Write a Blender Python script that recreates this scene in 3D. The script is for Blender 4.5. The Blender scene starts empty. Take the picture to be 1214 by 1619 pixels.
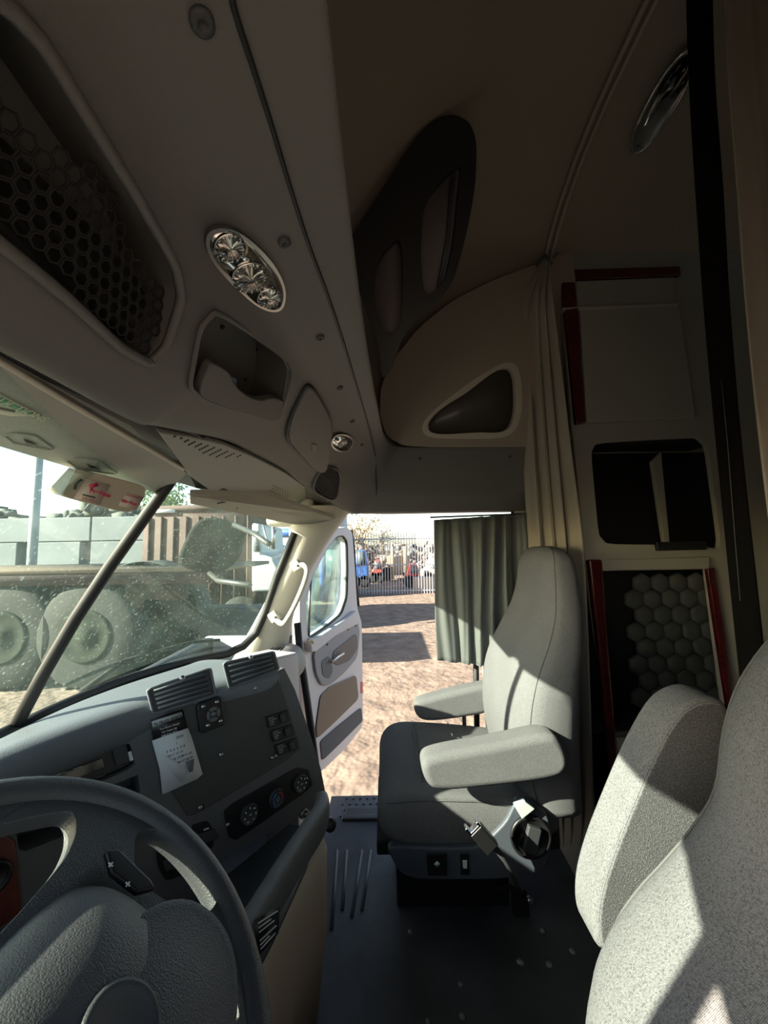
import bpy, bmesh, math, random
import numpy as np
from mathutils import Vector as V, Matrix, Euler
from mathutils.geometry import tessellate_polygon
random.seed(7)
S = bpy.context.scene
COL = S.collection
# ------------------------------------------------------------------ camera, light, exposure
F_PX, CX, CY = 608.0, 607.0, 809.5
PITCH, ROLL = math.radians(5), math.radians(1.0)
EYE = V((0, 0, 1.15))
_r = V((1, 0, 0)); FWD = V((0, math.cos(PITCH), math.sin(PITCH))); _u = V((0, -math.sin(PITCH), math.cos(PITCH)))
RGT = _r * math.cos(ROLL) - _u * math.sin(ROLL); UPV = _r * math.sin(ROLL) + _u * math.cos(ROLL)
cam = bpy.data.objects.new('camera', bpy.data.cameras.new('camera')); COL.objects.link(cam)
cam.data.sensor_fit = 'VERTICAL'; cam.data.sensor_height = 24.0; cam.data.lens = 24.0 * F_PX / 1619.0
cam.data.clip_start = 0.01; cam.data.clip_end = 500
M = Matrix((RGT, UPV, -FWD)).transposed().to_4x4(); M.translation = EYE
cam.matrix_world = M; S.camera = cam
SUN_DIR = V((0.818, 0.352, -0.454)).normalized()
sun = bpy.data.objects.new('sun', bpy.data.lights.new('sun', 'SUN')); COL.objects.link(sun)
sun.data.energy = 15.5; sun.data.color = (1.0, 0.88, 0.70); sun.data.angle = math.radians(0.6)
sun.rotation_euler = SUN_DIR.to_track_quat('-Z', 'Y').to_euler(); sun.location = (-20, -8, 12)
W = bpy.data.worlds.new('sky'); S.world = W; W.use_nodes = True
nt = W.node_tree; bg = nt.nodes['Background']
sky = nt.nodes.new('ShaderNodeTexSky'); sky.sky_type = 'NISHITA'; sky.sun_disc = False
sky.sun_elevation = math.radians(25); sky.sun_rotation = math.radians(245); sky.dust_density = 2.0; sky.ozone_density = 1.0
tcw = nt.nodes.new('ShaderNodeTexCoord'); sep = nt.nodes.new('ShaderNodeSeparateXYZ'); mrw = nt.nodes.new('ShaderNodeMapRange')
mrw.interpolation_type = 'SMOOTHERSTEP'; mrw.inputs[1].default_value = -0.05; mrw.inputs[2].default_value = 0.45; mrw.inputs[3].default_value = 2.6; mrw.inputs[4].default_value = 0.7
vm = nt.nodes.new('ShaderNodeVectorMath'); vm.operation = 'SCALE'
nt.links.new(tcw.outputs['Generated'], sep.inputs[0]); nt.links.new(sep.outputs[2], mrw.inputs[0]); nt.links.new(sky.outputs[0], vm.inputs[0]); nt.links.new(mrw.outputs[0], vm.inputs['Scale'])
nt.links.new(vm.outputs[0], bg.inputs[0]); bg.inputs[1].default_value = 0.19
S.view_settings.view_transform = 'Standard'; S.view_settings.look = 'None'
S.view_settings.exposure = 0.62; S.view_settings.gamma = 1.0; S.view_settings.use_curve_mapping = False
S.cycles.use_denoising = True; S.cycles.max_bounces = 10; S.cycles.diffuse_bounces = 5; S.cycles.transparent_max_bounces = 16
S.cycles.sample_clamp_indirect = 6.0

# ------------------------------------------------------------------ measuring helpers
def ray(px, py): return RGT * ((px - CX) / F_PX) + UPV * ((CY - py) / F_PX) + FWD
def atY(px, py, Y): d = ray(px, py); return EYE + d * (Y / d.y)
def atX(px, py, X): d = ray(px, py); return EYE + d * (X / d.x)
def atZ(px, py, Z): d = ray(px, py); return EYE + d * ((Z - 1.15) / d.z)
def onp(px, py, p0, n): d = ray(px, py); return EYE + d * ((V(p0) - EYE).dot(V(n)) / d.dot(V(n)))
class Plane:
    """a real plane in the cab; pts() measures 3D points lying on it"""
    def __init__(s, p0, n, ux=None):
        s.p = V(p0); s.n = V(n).normalized()
        s.ux = (V(ux) - s.n * V(ux).dot(s.n)).normalized() if ux is not None else V((0, 0, 1)).cross(s.n).normalized()
        s.uy = s.n.cross(s.ux).normalized()
    def w(s, px, py, off=0.0): return onp(px, py, s.p + s.n * off, s.n)
    def c(s, px, py): d = s.w(px, py) - s.p; return (d.dot(s.ux), d.dot(s.uy))
    def g(s, a, b, off=0.0): return s.p + s.ux * a + s.uy * b + s.n * off

# ------------------------------------------------------------------ materials
MATS = {}
def mat(name, col, rough=0.6, metal=0.0, bump=0.0, bscale=200, var=0.0, vscale=6, col2=None, spec=0.5, sheen=0.0, coat=0.0, wave=None, detail=3, bdist=.002):
    if name in MATS: return MATS[name]
    m = bpy.data.materials.new(name); m.use_nodes = True; n = m.node_tree.nodes; l = m.node_tree.links
    b = n['Principled BSDF']; b.inputs['Base Color'].default_value = (*col, 1); b.inputs['Roughness'].default_value = rough
    b.inputs['Metallic'].default_value = metal; b.inputs['Specular IOR Level'].default_value = spec
    b.inputs['Sheen Weight'].default_value = sheen; b.inputs['Coat Weight'].default_value = coat
    tc = n.new('ShaderNodeTexCoord')
    if var > 0 or col2:
        t = n.new('ShaderNodeTexNoise'); t.inputs['Scale'].default_value = vscale; t.inputs['Detail'].default_value = detail
        l.new(tc.outputs['Object'], t.inputs['Vector'])
        r = n.new('ShaderNodeValToRGB'); c2 = col2 or tuple(min(1, c * (1 + var)) for c in col); c1 = col if col2 else tuple(c * (1 - var) for c in col)
        r.color_ramp.elements[0].position = 0.35; r.color_ramp.elements[1].position = 0.65
        r.color_ramp.elements[0].color = (*c1, 1); r.color_ramp.elements[1].color = (*c2, 1)
        l.new(t.outputs['Fac'], r.inputs[0]); l.new(r.outputs[0], b.inputs['Base Color'])
    if bump > 0:
        t2 = n.new('ShaderNodeTexNoise'); t2.inputs['Scale'].default_value = bscale; t2.inputs['Detail'].default_value = 2
        l.new(tc.outputs['Object'], t2.inputs['Vector'])
        bp = n.new('ShaderNodeBump'); bp.inputs['Strength'].default_value = bump; bp.inputs['Distance'].default_value = bdist
        h = t2.outputs['Fac']
        if wave:
            wv = n.new('ShaderNodeTexWave'); wv.wave_type = 'BANDS'; wv.bands_direction = wave[0]; wv.inputs['Scale'].default_value = wave[1]
            wv.inputs['Distortion'].default_value = 1.5; wv.inputs['Detail'].default_value = 1
            l.new(tc.outputs['Object'], wv.inputs['Vector'])
            mx = n.new('ShaderNodeMath'); mx.operation = 'ADD'; l.new(h, mx.inputs[0]); l.new(wv.outputs['Fac'], mx.inputs[1]); h = mx.outputs[0]
        l.new(h, bp.inputs['Height']); l.new(bp.outputs[0], b.inputs['Normal'])
    MATS[name] = m; return m
def fabric(name, col, rib=330, rib_dir='Y', dark=0.62):
    m = mat(name, col, 0.95, bump=0.6, bscale=700, spec=0.05)
    n = m.node_tree.nodes; l = m.node_tree.links; b = n['Principled BSDF']
    tc = n.new('ShaderNodeTexCoord')
    t = n.new('ShaderNodeTexNoise'); t.inputs['Scale'].default_value = 420; t.inputs['Detail'].default_value = 2
    wv = n.new('ShaderNodeTexWave'); wv.bands_direction = rib_dir; wv.inputs['Scale'].default_value = rib / 6.28; wv.inputs['Distortion'].default_value = 2.0; wv.inputs['Detail Scale'].default_value = 12
    l.new(tc.outputs['Object'], t.inputs['Vector']); l.new(tc.outputs['Object'], wv.inputs['Vector'])
    mx = n.new('ShaderNodeMath'); mx.operation = 'MULTIPLY'; l.new(t.outputs['Fac'], mx.inputs[0]); l.new(wv.outputs['Fac'], mx.inputs[1])
    ad = n.new('ShaderNodeMath'); ad.operation = 'ADD'; l.new(mx.outputs[0], ad.inputs[0]); l.new(t.outputs['Fac'], ad.inputs[1])
    big = n.new('ShaderNodeTexNoise'); big.inputs['Scale'].default_value = 9; l.new(tc.outputs['Object'], big.inputs['Vector'])
    ad2 = n.new('ShaderNodeMath'); ad2.operation = 'MULTIPLY_ADD'; l.new(big.outputs['Fac'], ad2.inputs[0]); ad2.inputs[1].default_value = 0.25; l.new(ad.outputs[0], ad2.inputs[2])
    r = n.new('ShaderNodeValToRGB'); r.color_ramp.elements[0].position = 0.55; r.color_ramp.elements[1].position = 1.05
    r.color_ramp.elements[0].color = (*[c * dark for c in col], 1); r.color_ramp.elements[1].color = (*[min(1, c * 1.35) for c in col], 1)
    l.new(ad2.outputs[0], r.inputs[0]); l.new(r.outputs[0], b.inputs['Base Color'])
    return m
def glass(name, tint, haze, hazecol=(.75, .8, .72), streak=False):
    m = bpy.data.materials.new(name); m.use_nodes = True; n = m.node_tree.nodes; l = m.node_tree.links; n.clear()
    out = n.new('ShaderNodeOutputMaterial'); tr = n.new('ShaderNodeBsdfTransparent'); tr.inputs[0].default_value = (*tint, 1)
    tl = n.new('ShaderNodeBsdfTranslucent'); tl.inputs[0].default_value = (*hazecol, 1)
    df = n.new('ShaderNodeBsdfDiffuse'); df.inputs[0].default_value = (*hazecol, 1)
    md = n.new('ShaderNodeMixShader'); md.inputs[0].default_value = 0.4; l.new(tl.outputs[0], md.inputs[1]); l.new(df.outputs[0], md.inputs[2])
    mh = n.new('ShaderNodeMixShader'); l.new(tr.outputs[0], mh.inputs[1]); l.new(md.outputs[0], mh.inputs[2])
    gl = n.new('ShaderNodeBsdfGlossy'); gl.inputs['Roughness'].default_value = 0.02
    mg = n.new('ShaderNodeMixShader'); fr = n.new('ShaderNodeLayerWeight'); fr.inputs[0].default_value = 0.5; pw = n.new('ShaderNodeMath'); pw.operation = 'POWER'; pw.inputs[1].default_value = 5.0
    l.new(fr.outputs['Facing'], pw.inputs[0]); mm_ = n.new('ShaderNodeMath'); mm_.operation = 'MULTIPLY_ADD'; l.new(pw.outputs[0], mm_.inputs[0]); mm_.inputs[1].default_value = 0.5; mm_.inputs[2].default_value = 0.03
    l.new(mm_.outputs[0], mg.inputs[0]); l.new(mh.outputs[0], mg.inputs[1]); l.new(gl.outputs[0], mg.inputs[2]); l.new(mg.outputs[0], out.inputs[0])
    if streak:
        tc = n.new('ShaderNodeTexCoord')
        t = n.new('ShaderNodeTexNoise'); t.inputs['Scale'].default_value = 3.2; t.inputs['Detail'].default_value = 4; t.inputs['Distortion'].default_value = 2.5
        sp = n.new('ShaderNodeTexNoise'); sp.inputs['Scale'].default_value = 150; sp.inputs['Detail'].default_value = 3
        l.new(tc.outputs['Object'], t.inputs['Vector']); l.new(tc.outputs['Object'], sp.inputs['Vector'])
        r = n.new('ShaderNodeMapRange'); r.inputs[1].default_value = 0.35; r.inputs[2].default_value = 0.75; r.inputs[3].default_value = haze * 0.6; r.inputs[4].default_value = haze * 1.5
        r2 = n.new('ShaderNodeMapRange'); r2.inputs[1].default_value = 0.6; r2.inputs[2].default_value = 0.78; r2.inputs[3].default_value = 0; r2.inputs[4].default_value = 0.2
        l.new(t.outputs['Fac'], r.inputs[0]); l.new(sp.outputs['Fac'], r2.inputs[0])
        a = n.new('ShaderNodeMath'); l.new(r.outputs[0], a.inputs[0]); l.new(r2.outputs[0], a.inputs[1]); l.new(a.outputs[0], mh.inputs[0])
    else: mh.inputs[0].default_value = haze
    MATS[name] = m; return m

console_m = mat('console_plastic', (.115, .112, .106), 0.5, bump=.35, bscale=900)
dark_m = mat('dark_plastic', (.042, .044, .048), 0.5, bump=.3, bscale=900)
black_m = mat('black_plastic', (.012, .012, .013), 0.4)
matt_black = mat('matt_black', (.012, .012, .012), 0.85)
dash_m = mat('dash_vinyl', (.135, .15, .17), 0.48, bump=.5, bscale=600)
dashf_m = mat('dash_face_plastic', (.115, .118, .122), 0.5, bump=.4, bscale=700)
panel_m = mat('flat_panel_plastic', (.06, .062, .060), 0.55, bump=.3, bscale=500)
wheel_m = mat('wheel_vinyl', (.055, .057, .062), 0.42, bump=.45, bscale=620)
liner_m = mat('headliner_cloth', (.29, .245, .20), 0.95, bump=.3, bscale=700, spec=.1, sheen=.2)
visor_m = mat('visor_vinyl', (.36, .36, .32), 0.7, bump=.3, bscale=600)
beige_m = mat('pillar_beige', (.56, .52, .44), 0.5, bump=.15, bscale=700)
tan_m = mat('lower_dash_tan', (.46, .37, .29), 0.6, bump=.3, bscale=600)
doorp_m = mat('door_trim_grey', (.62, .57, .59), 0.6, bump=.2, bscale=700)
doord_m = mat('door_trim_dark', (.25, .25, .28), 0.6, bump=.2, bscale=700)
carpet_m = mat('door_carpet', (.11, .11, .12), 1.0, bump=.8, bscale=900)
navy_m = mat('truck_paint_navy', (.03, .035, .09), 0.25, coat=.5)
rubber_m = mat('floor_rubber', (.075, .08, .086), 0.55, bump=.3, bscale=60, var=.3, vscale=5)
seal_m = mat('rubber_seal', (.015, .015, .016), 0.6)
grey_fab = fabric('seat_fabric', (.15, .15, .155), rib=0.01, dark=.85)
grey_fab2 = fabric('seat_fabric_ribbed', (.15, .15, .155), rib=1500, rib_dir='Y', dark=.6)
curt_m = mat('sleeper_curtain_cloth', (.27, .235, .185), 0.8, bump=.2, bscale=400, sheen=.3)
curt2_m = mat('door_curtain_cloth', (.085, .092, .088), 0.65, bump=.2, bscale=500, sheen=.3)
velour_m = mat('black_velour', (.006, .0055, .005), 1.0, bump=1, bscale=500, spec=.03)
cab_m = mat('cabinet_grey', (.30, .29, .255), 0.6, bump=.3, bscale=500)
red_m = mat('rosewood_trim', (.06, .005, .006), 0.22, coat=.6, var=.15, vscale=14)
chrome_m = mat('chrome', (.85, .83, .8), 0.12, metal=1)
steel_m = mat('brushed_steel', (.5, .5, .5), 0.35, metal=1)
white_m = mat('white_print', (.75, .75, .75), 0.6)
paper_m = mat('calendar_paper', (.72, .73, .74), 0.8)
ink_m = mat('dark_ink', (.06, .06, .07), 0.7)
glass_m = glass('windshield_glass', (.76, .89, .87), 0.032, hazecol=(.42, .66, .60), streak=True)
glass2_m = glass('door_glass', (.74, .90, .88), 0.03)
lens_m = mat('lamp_lens', (.9, .9, .9), 0.05, metal=0, spec=.8)
_b = lens_m.node_tree.nodes['Principled BSDF']; _b.inputs['Transmission Weight'].default_value = 1.0; _b.inputs['IOR'].default_value = 1.45

# ------------------------------------------------------------------ mesh helpers
def tag(o, label=None, cat=None, group=None, kind=None):
    if label: o['label'] = label
    if cat: o['category'] = cat
    if group: o['group'] = group
    if kind: o['kind'] = kind
    return o
def empty(name, loc, label=None, cat=None, group=None, kind=None):
    o = bpy.data.objects.new(name, None); COL.objects.link(o); o.location = loc; o.empty_display_size = .05
    return tag(o, label, cat, group, kind)
def link(name, me, m, parent=None, smooth=True, bevel=0, seg=3, sub=0, solid=0, angle=35):
    if me.materials is not None and m: me.materials.append(m)
    o = bpy.data.objects.new(name, me); COL.objects.link(o)
    if parent is not None:
        o.parent = parent; loc = V(parent.location)
        pp = parent.parent
        while pp is not None: loc += V(pp.location); pp = pp.parent
        me.transform(Matrix.Translation(-loc))
    if smooth: me.polygons.foreach_set('use_smooth', [True] * len(me.polygons))
    if solid: s = o.modifiers.new('solid', 'SOLIDIFY'); s.thickness = solid; s.offset = 0
    if bevel:
        b = o.modifiers.new('bevel', 'BEVEL'); b.width = bevel; b.segments = seg; b.limit_method = 'ANGLE'; b.angle_limit = math.radians(angle)
        b.harden_normals = False
        w = o.modifiers.new('wn', 'WEIGHTED_NORMAL'); w.keep_sharp = True
    if sub: s = o.modifiers.new('sub', 'SUBSURF'); s.levels = sub; s.render_levels = sub
    return o
class MB:
    def __init__(s): s.v = []; s.f = []
    def add(s, vs, fs):
        k = len(s.v); s.v += [tuple(x) for x in vs]; s.f += [tuple(i + k for i in f) for f in fs]; return s
    def box(s, c, ex, ey=None, ez=None):
        c = V(c)
        if ey is None: a, b, d = ex; ex, ey, ez = V((a / 2, 0, 0)), V((0, b / 2, 0)), V((0, 0, d / 2))
        vs = [c + ex * i + ey * j + ez * k for i in (-1, 1) for j in (-1, 1) for k in (-1, 1)]
        return s.add(vs, [(0, 1, 3, 2), (4, 6, 7, 5), (0, 4, 5, 1), (2, 3, 7, 6), (0, 2, 6, 4), (1, 5, 7, 3)])
    def prism(s, pts, ext):
        n = len(pts); ext = V(ext); a = [V(p) for p in pts]; vs = a + [p + ext for p in a]
        fs = [tuple(range(n))[::-1], tuple(range(n, 2 * n))] + [(i, (i + 1) % n, (i + 1) % n + n, i + n) for i in range(n)]
        return s.add(vs, fs)
    def tube(s, pts, r, seg=12, cap=True, closed=False):
        pts = [V(p) for p in pts]; n = len(pts); rr = r if isinstance(r, (list, tuple)) else [r] * n
        up = None; rings = []
        for i, p in enumerate(pts):
            if closed: t = (pts[(i + 1) % n] - pts[i - 1]).normalized()
            else: t = (pts[min(i + 1, n - 1)] - pts[max(i - 1, 0)]).normalized()
            if up is None: up = t.orthogonal().normalized()
            else: up = (up - t * up.dot(t)).normalized()
            b = t.cross(up)
            rings.append([p + (up * math.cos(2 * math.pi * j / seg) + b * math.sin(2 * math.pi * j / seg)) * rr[i] for j in range(seg)])
        return s.loft(rings, cap and not closed, closed)
    def loft(s, rings, cap=True, closed=False):
        m = len(rings[0]); vs = [p for r in rings for p in r]; fs = []
        k = len(rings)
        for i in range(k if closed else k - 1):
            for j in range(m):
                a, b = i * m + j, i * m + (j + 1) % m; c, d = ((i + 1) % k) * m + (j + 1) % m, ((i + 1) % k) * m + j
                fs.append((a, b, c, d))
        if cap: fs.append(tuple(range(m))[::-1]); fs.append(tuple(range((k - 1) * m, k * m)))
        return s.add(vs, fs)
    def grid(s, rows):
        m = len(rows[0]); vs = [p for r in rows for p in r]
        return s.add(vs, [(i * m + j, i * m + j + 1, (i + 1) * m + j + 1, (i + 1) * m + j) for i in range(len(rows) - 1) for j in range(m - 1)])
    def lathe(s, prof, o, ax, seg=28, ux=None):
        o = V(o); ax = V(ax).normalized(); u = V(ux) if ux is not None else ax.orthogonal().normalized(); w = ax.cross(u)
        rings = [[o + ax * h + (u * math.cos(2 * math.pi * j / seg) + w * math.sin(2 * math.pi * j / seg)) * max(r, 1e-4) for j in range(seg)] for r, h in prof]
        return s.loft(rings, True)
    def sphere(s, c, r, seg=12, rings=8):
        return s.lathe([(r * math.sin(math.pi * i / rings), -r * math.cos(math.pi * i / rings)) for i in range(rings + 1)], c, (0, 0, 1), seg)
    def holed(s, outer, holes, pl, t, off=0.0):
        """plate of thickness t (in front of the plane from off) whose outlines are plane coordinates"""
        loops = [outer] + holes; flat = [p for L in loops for p in L]
        tri = tessellate_polygon([[V((a, b, 0)) for a, b in L] for L in loops])
        n = len(flat); vs = [pl.g(a, b, off + t) for a, b in flat] + [pl.g(a, b, off) for a, b in flat]
        fs = [tuple(x) for x in tri] + [tuple(i + n for i in x[::-1]) for x in tri]; k = 0
        for L in loops:
            m = len(L); fs += [(k + i, k + (i + 1) % m, k + (i + 1) % m + n, k + i + n) for i in range(m)]; k += m
        return s.add(vs, fs)
    def build(s, name, m, parent=None, **kw):
        me = bpy.data.meshes.new(name); me.from_pydata([tuple(v) for v in s.v], [], s.f); me.validate()
        bm = bmesh.new(); bm.from_mesh(me); bmesh.ops.remove_doubles(bm, verts=bm.verts, dist=1e-6)
        bmesh.ops.recalc_face_normals(bm, faces=bm.faces); bm.to_mesh(me); bm.free()
        return link(name, me, m, parent, **kw)
def cat_rom(P, n=6, closed=False):
    P = [np.array(p, float) for p in P]; out = []; N = len(P)
    for i in range(N if closed else N - 1):
        if closed: p0, p1, p2, p3 = P[i - 1], P[i], P[(i + 1) % N], P[(i + 2) % N]
        else: p0, p1, p2, p3 = P[max(i - 1, 0)], P[i], P[i + 1], P[min(i + 2, N - 1)]
        for k in range(n):
            t = k / n; out.append(0.5 * ((2 * p1) + (p2 - p0) * t + (2 * p0 - 5 * p1 + 4 * p2 - p3) * t * t + (3 * p1 - p0 - 3 * p2 + p3) * t ** 3))
    if not closed: out.append(P[-1])
    return [tuple(p) for p in out]
def chaikin(P, it=2, closed=True, q=.25):
    P = [np.array(p, float) for p in P]
    for _ in range(it):
        Q = []; N = len(P)
        if not closed: Q.append(P[0])
        for i in range(N if closed else N - 1):
            a, b = P[i], P[(i + 1) % N]; Q += [a * (1 - q) + b * q, a * q + b * (1 - q)]
        if not closed: Q.append(P[-1])
        P = Q
    return [tuple(p) for p in P]
def rrect(a0, b0, a1, b1, r, seg=5):
    r = min(r, abs(a1 - a0) / 2 * .99, abs(b1 - b0) / 2 * .99)
    a0, a1 = min(a0, a1), max(a0, a1); b0, b1 = min(b0, b1), max(b0, b1); P = []
    for cx, cy, s in ((a1 - r, b1 - r, 0), (a0 + r, b1 - r, 90), (a0 + r, b0 + r, 180), (a1 - r, b0 + r, 270)):
        for k in range(seg + 1):
            t = math.radians(s + 90 * k / seg); P.append((cx + r * math.cos(t), cy + r * math.sin(t)))
    return P
def rpoly(P, r=.25): # rounded polygon
    return chaikin(P, 3, True, r)
def cut(obj, cutters, solver='EXACT'):
    """hollow the object with closed cutter meshes, then drop the cutters"""
    tmp = []
    mods = []
    for c in cutters:
        me = bpy.data.meshes.new('cutter'); me.from_pydata([tuple(v) for v in c.v], [], c.f)
        bm = bmesh.new(); bm.from_mesh(me); bmesh.ops.recalc_face_normals(bm, faces=bm.faces); bm.to_mesh(me); bm.free()
        loc = V(obj.location); pp = obj.parent
        while pp is not None: loc += V(pp.location); pp = pp.parent
        o = bpy.data.objects.new('cutter', me); COL.objects.link(o); tmp.append(o)
        b = obj.modifiers.new('cut', 'BOOLEAN'); b.operation = 'DIFFERENCE'; b.object = o; b.solver = solver; mods.append(b)
    bpy.context.view_layer.update()
    dg = bpy.context.evaluated_depsgraph_get(); me = bpy.data.meshes.new_from_object(obj.evaluated_get(dg))
    obj.modifiers.clear(); obj.data = me
    for o in tmp: bpy.data.objects.remove(o, do_unlink=True)
    return obj
def auto_smooth(o, deg=35):
    me = o.data; me.polygons.foreach_set('use_smooth', [True] * len(me.polygons))
    bm = bmesh.new(); bm.from_mesh(me)
    for e in bm.edges:
        e.smooth = not (len(e.link_faces) == 2 and e.calc_face_angle(0) > math.radians(deg))
    bm.to_mesh(me); bm.free()
def text(name, body, pl, ab, size, m, parent, off=0.001, rot=0, align='LEFT', squash=1.0, bold=0.0, flip=False):
    cu = bpy.data.curves.new(name, 'FONT'); cu.body = body; cu.size = size; cu.extrude = size * .01; cu.offset = bold; cu.align_x = align
    t = bpy.data.objects.new(name, cu); COL.objects.link(t); bpy.context.view_layer.update()
    me = bpy.data.meshes.new_from_object(t.evaluated_get(bpy.context.evaluated_depsgraph_get())); bpy.data.objects.remove(t, do_unlink=True)
    ux, uy = pl.ux, pl.uy
    c, s = math.cos(rot), math.sin(rot); ex = ux * c + uy * s; ey = uy * c - ux * s
    mm = Matrix((ex * squash, ey, pl.n)).transposed().to_4x4(); mm.translation = pl.g(ab[0], ab[1], off); me.transform(mm); me.materials.clear()
    return link(name, me, m, parent, smooth=False)
def superring(cx, cy, a, b, z, n=2.8, seg=36, fn=None):
    out = []
    for k in range(seg):
        t = 2 * math.pi * k / seg; c, s = math.cos(t), math.sin(t)
        p = (cx + a * math.copysign(abs(c) ** (2 / n), c), cy + b * math.copysign(abs(s) ** (2 / n), s), z)
        out.append(fn(p) if fn else p)
    return out

# ================================================================== THE SETTING: cab shell
ROOF_N, RB = 2.6, 1.55
def roof_h(x): 
    t = max(0, min(1, (x + .52) / .95)); return .10 + .86 * (math.sin(t * math.pi / 2)) ** .9
def roof_pt(x, th, inset=0):
    c, s = math.cos(th), math.sin(th); a = .87 - inset; h = roof_h(x) - inset
    return V((x, .85 + a * math.copysign(abs(c) ** (2 / ROOF_N), c), RB + h * abs(s) ** (2 / ROOF_N)))
rows = [[roof_pt(x, math.pi * j / 40) for j in range(41)] for x in [-.52, -.5, -.45, -.38, -.3, -.2, -.1, 0, .12, .26, .4, .7, 1.2, 1.8, 2.2]]
tag(MB().grid(rows).build('ceiling', liner_m, solid=.02), 'dark brown cloth headliner of the raised roof', kind='structure')
MB().prism([(.72, 1.74, -.02), (2.2, 1.74, -.02), (2.2, 1.74, 1.57), (.60, 1.74, 1.57), (.60, 1.74, 1.28), (.72, 1.74, 1.28)], (0, .03, 0)).build('wall_passenger_side', liner_m)['kind'] = 'structure'
MB().prism([(.66, -.04, -.02), (2.2, -.04, -.02), (2.2, -.04, 1.57), (.66, -.04, 1.57)], (0, -.03, 0)).build('wall_driver_side', liner_m)['kind'] = 'structure'
MB().prism([(2.2, -.06, -.02), (2.2, 1.76, -.02), (2.2, 1.76, 1.57), (2.2, 1.4, 2.45), (2.2, .3, 2.45), (2.2, -.06, 1.57)], (.03, 0, 0)).build('wall_back', liner_m)['kind'] = 'structure'
# floor mat with moulded ribs and the wheel-well step up to the sill
fl = MB().box((.72, .85, -.03), (3.0, 1.78, .06)).build('floor', rubber_m, smooth=False); fl['kind'] = 'structure'
for (a, b) in (((533, 1345), (524, 1470)), ((548, 1345), (541, 1440)), ((572, 1345), (556, 1450)), ((586, 1345), (572, 1440))):
    p, q = atZ(*a, 0), atZ(*b, 0)
    MB().tube([p, p.lerp(q, .5), q], .006, 8).build('floor_rib', rubber_m, fl)
tag(MB().box((.3, 1.80, -.06), (1.0, .14, .04)).box((.3, 1.735, -.005), (1.0, .03, .03)).build('trim_1', dark_m, bevel=.006), 'dark door sill', kind='structure')
# cab lower body shell in front of and beside the footwell
fw = MB().box((-.78, .85, .33), (.04, 1.76, .86)).build('wall_front', dark_m); fw['kind'] = 'structure'
MB().prism([(-.80, 1.74, -.1), (-.42, 1.74, -.1), (-.42, 1.74, .76), (-.80, 1.74, .76)], (0, .03, 0)).build('trim_2', doord_m)['kind'] = 'structure'
MB().prism([(-.80, -.04, -.1), (-.42, -.04, -.1), (-.42, -.04, .76), (-.80, -.04, .76)], (0, -.03, 0)).build('trim_3', doord_m)['kind'] = 'structure'
# windshield geometry (two panes)
YC = .85
def ws(y, t):  # t 0 bottom .. 1 top
    k = min(1.2, abs(y - YC) / .75)
    bx, bz = -.80 + .25 * k ** 2.4, .775 - .035 * k ** 2; tx, tz = -.53 + .15 * k ** 2.4, 1.235 - .0 * k
    return V((bx + (tx - bx) * t - .015 * math.sin(math.pi * t), y, bz + (tz - bz) * t))
win = empty('window_1', ws(YC, .5)); win['kind'] = 'structure'
MB().grid([[ws(YC + .012 + (.755) * i / 14, -.06 + 1.36 * j / 10) for i in range(15)] for j in range(11)]).build('passenger_pane', glass_m, win)
MB().grid([[ws(YC - .012 - (.755) * i / 14, -.06 + 1.36 * j / 10) for i in range(15)] for j in range(11)]).build('driver_pane', glass_m, win)
MB().tube([ws(YC, t) + V((.008, 0, 0)) for t in (-.05, .25, .5, .75, 1.04, 1.25)], .013, 10).build('centre_seal', seal_m, win)
def ws_seal(y0, y1, sg):
    P = [ws(y0 + (y1 - sg * .07 - y0) * k / 8, .005) for k in range(9)] + [ws(y1 - sg * .02, .04), ws(y1 + sg * .015, .13), ws(y1 + sg * .03, .3), ws(y1 + sg * .03, .6), ws(y1 + sg * .03, .95)]
    return MB().tube([p + V((.010, 0, 0)) for p in P], .015, 10)
ws_seal(YC, 1.58, 1).build('pane_seal', seal_m, win); ws_seal(YC, .12, -1).build('pane_seal', seal_m, win)

# A pillars (passenger side in view, driver side mirrored so that its shade falls right)
def pillar(mir=False):
    g = [(-.52, 1.60, 1.30), (-.375, 1.60, 1.24), (-.43, 1.605, 1.08), (-.50, 1.60, .90), (-.56, 1.585, .73)]
    secs = []
    E0 = [atY(470, 800, 1.60), atY(466, 822, 1.60), atY(463, 872, 1.60), atY(436, 935, 1.60), atY(402, 1000, 1.60), atY(372, 1050, 1.60)]
    E1 = [atY(560, 798, 1.73), atY(548, 818, 1.73), atY(509, 872, 1.73), atY(476, 930, 1.73), atY(462, 985, 1.73), atY(452, 1060, 1.73)]
    for a, b in zip(E0, E1):
        m1 = a.lerp(b, .35) + V((.035, -.02, 0)); m2 = a.lerp(b, .75) + V((.035, -.015, 0))
        ring = [a, m1, m2, b, b + V((-.02, .05, 0)), a + V((-.05, .05, 0))]
        if mir: ring = [V((p.x, 2 * YC - .095 - p.y, p.z)) for p in ring]
        secs.append(chaikin(ring, 2))
    cols = list(zip(*secs)); cols = [cat_rom(c, 5) for c in cols]; rings = list(zip(*cols))
    return MB().loft([list(r) for r in rings])
pl_ = pillar().build('trim_4', beige_m); tag(pl_, 'beige windshield pillar beside the open door', kind='structure')
MB_ = pillar(True).build('trim_5', beige_m); MB_['kind'] = 'structure'
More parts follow.
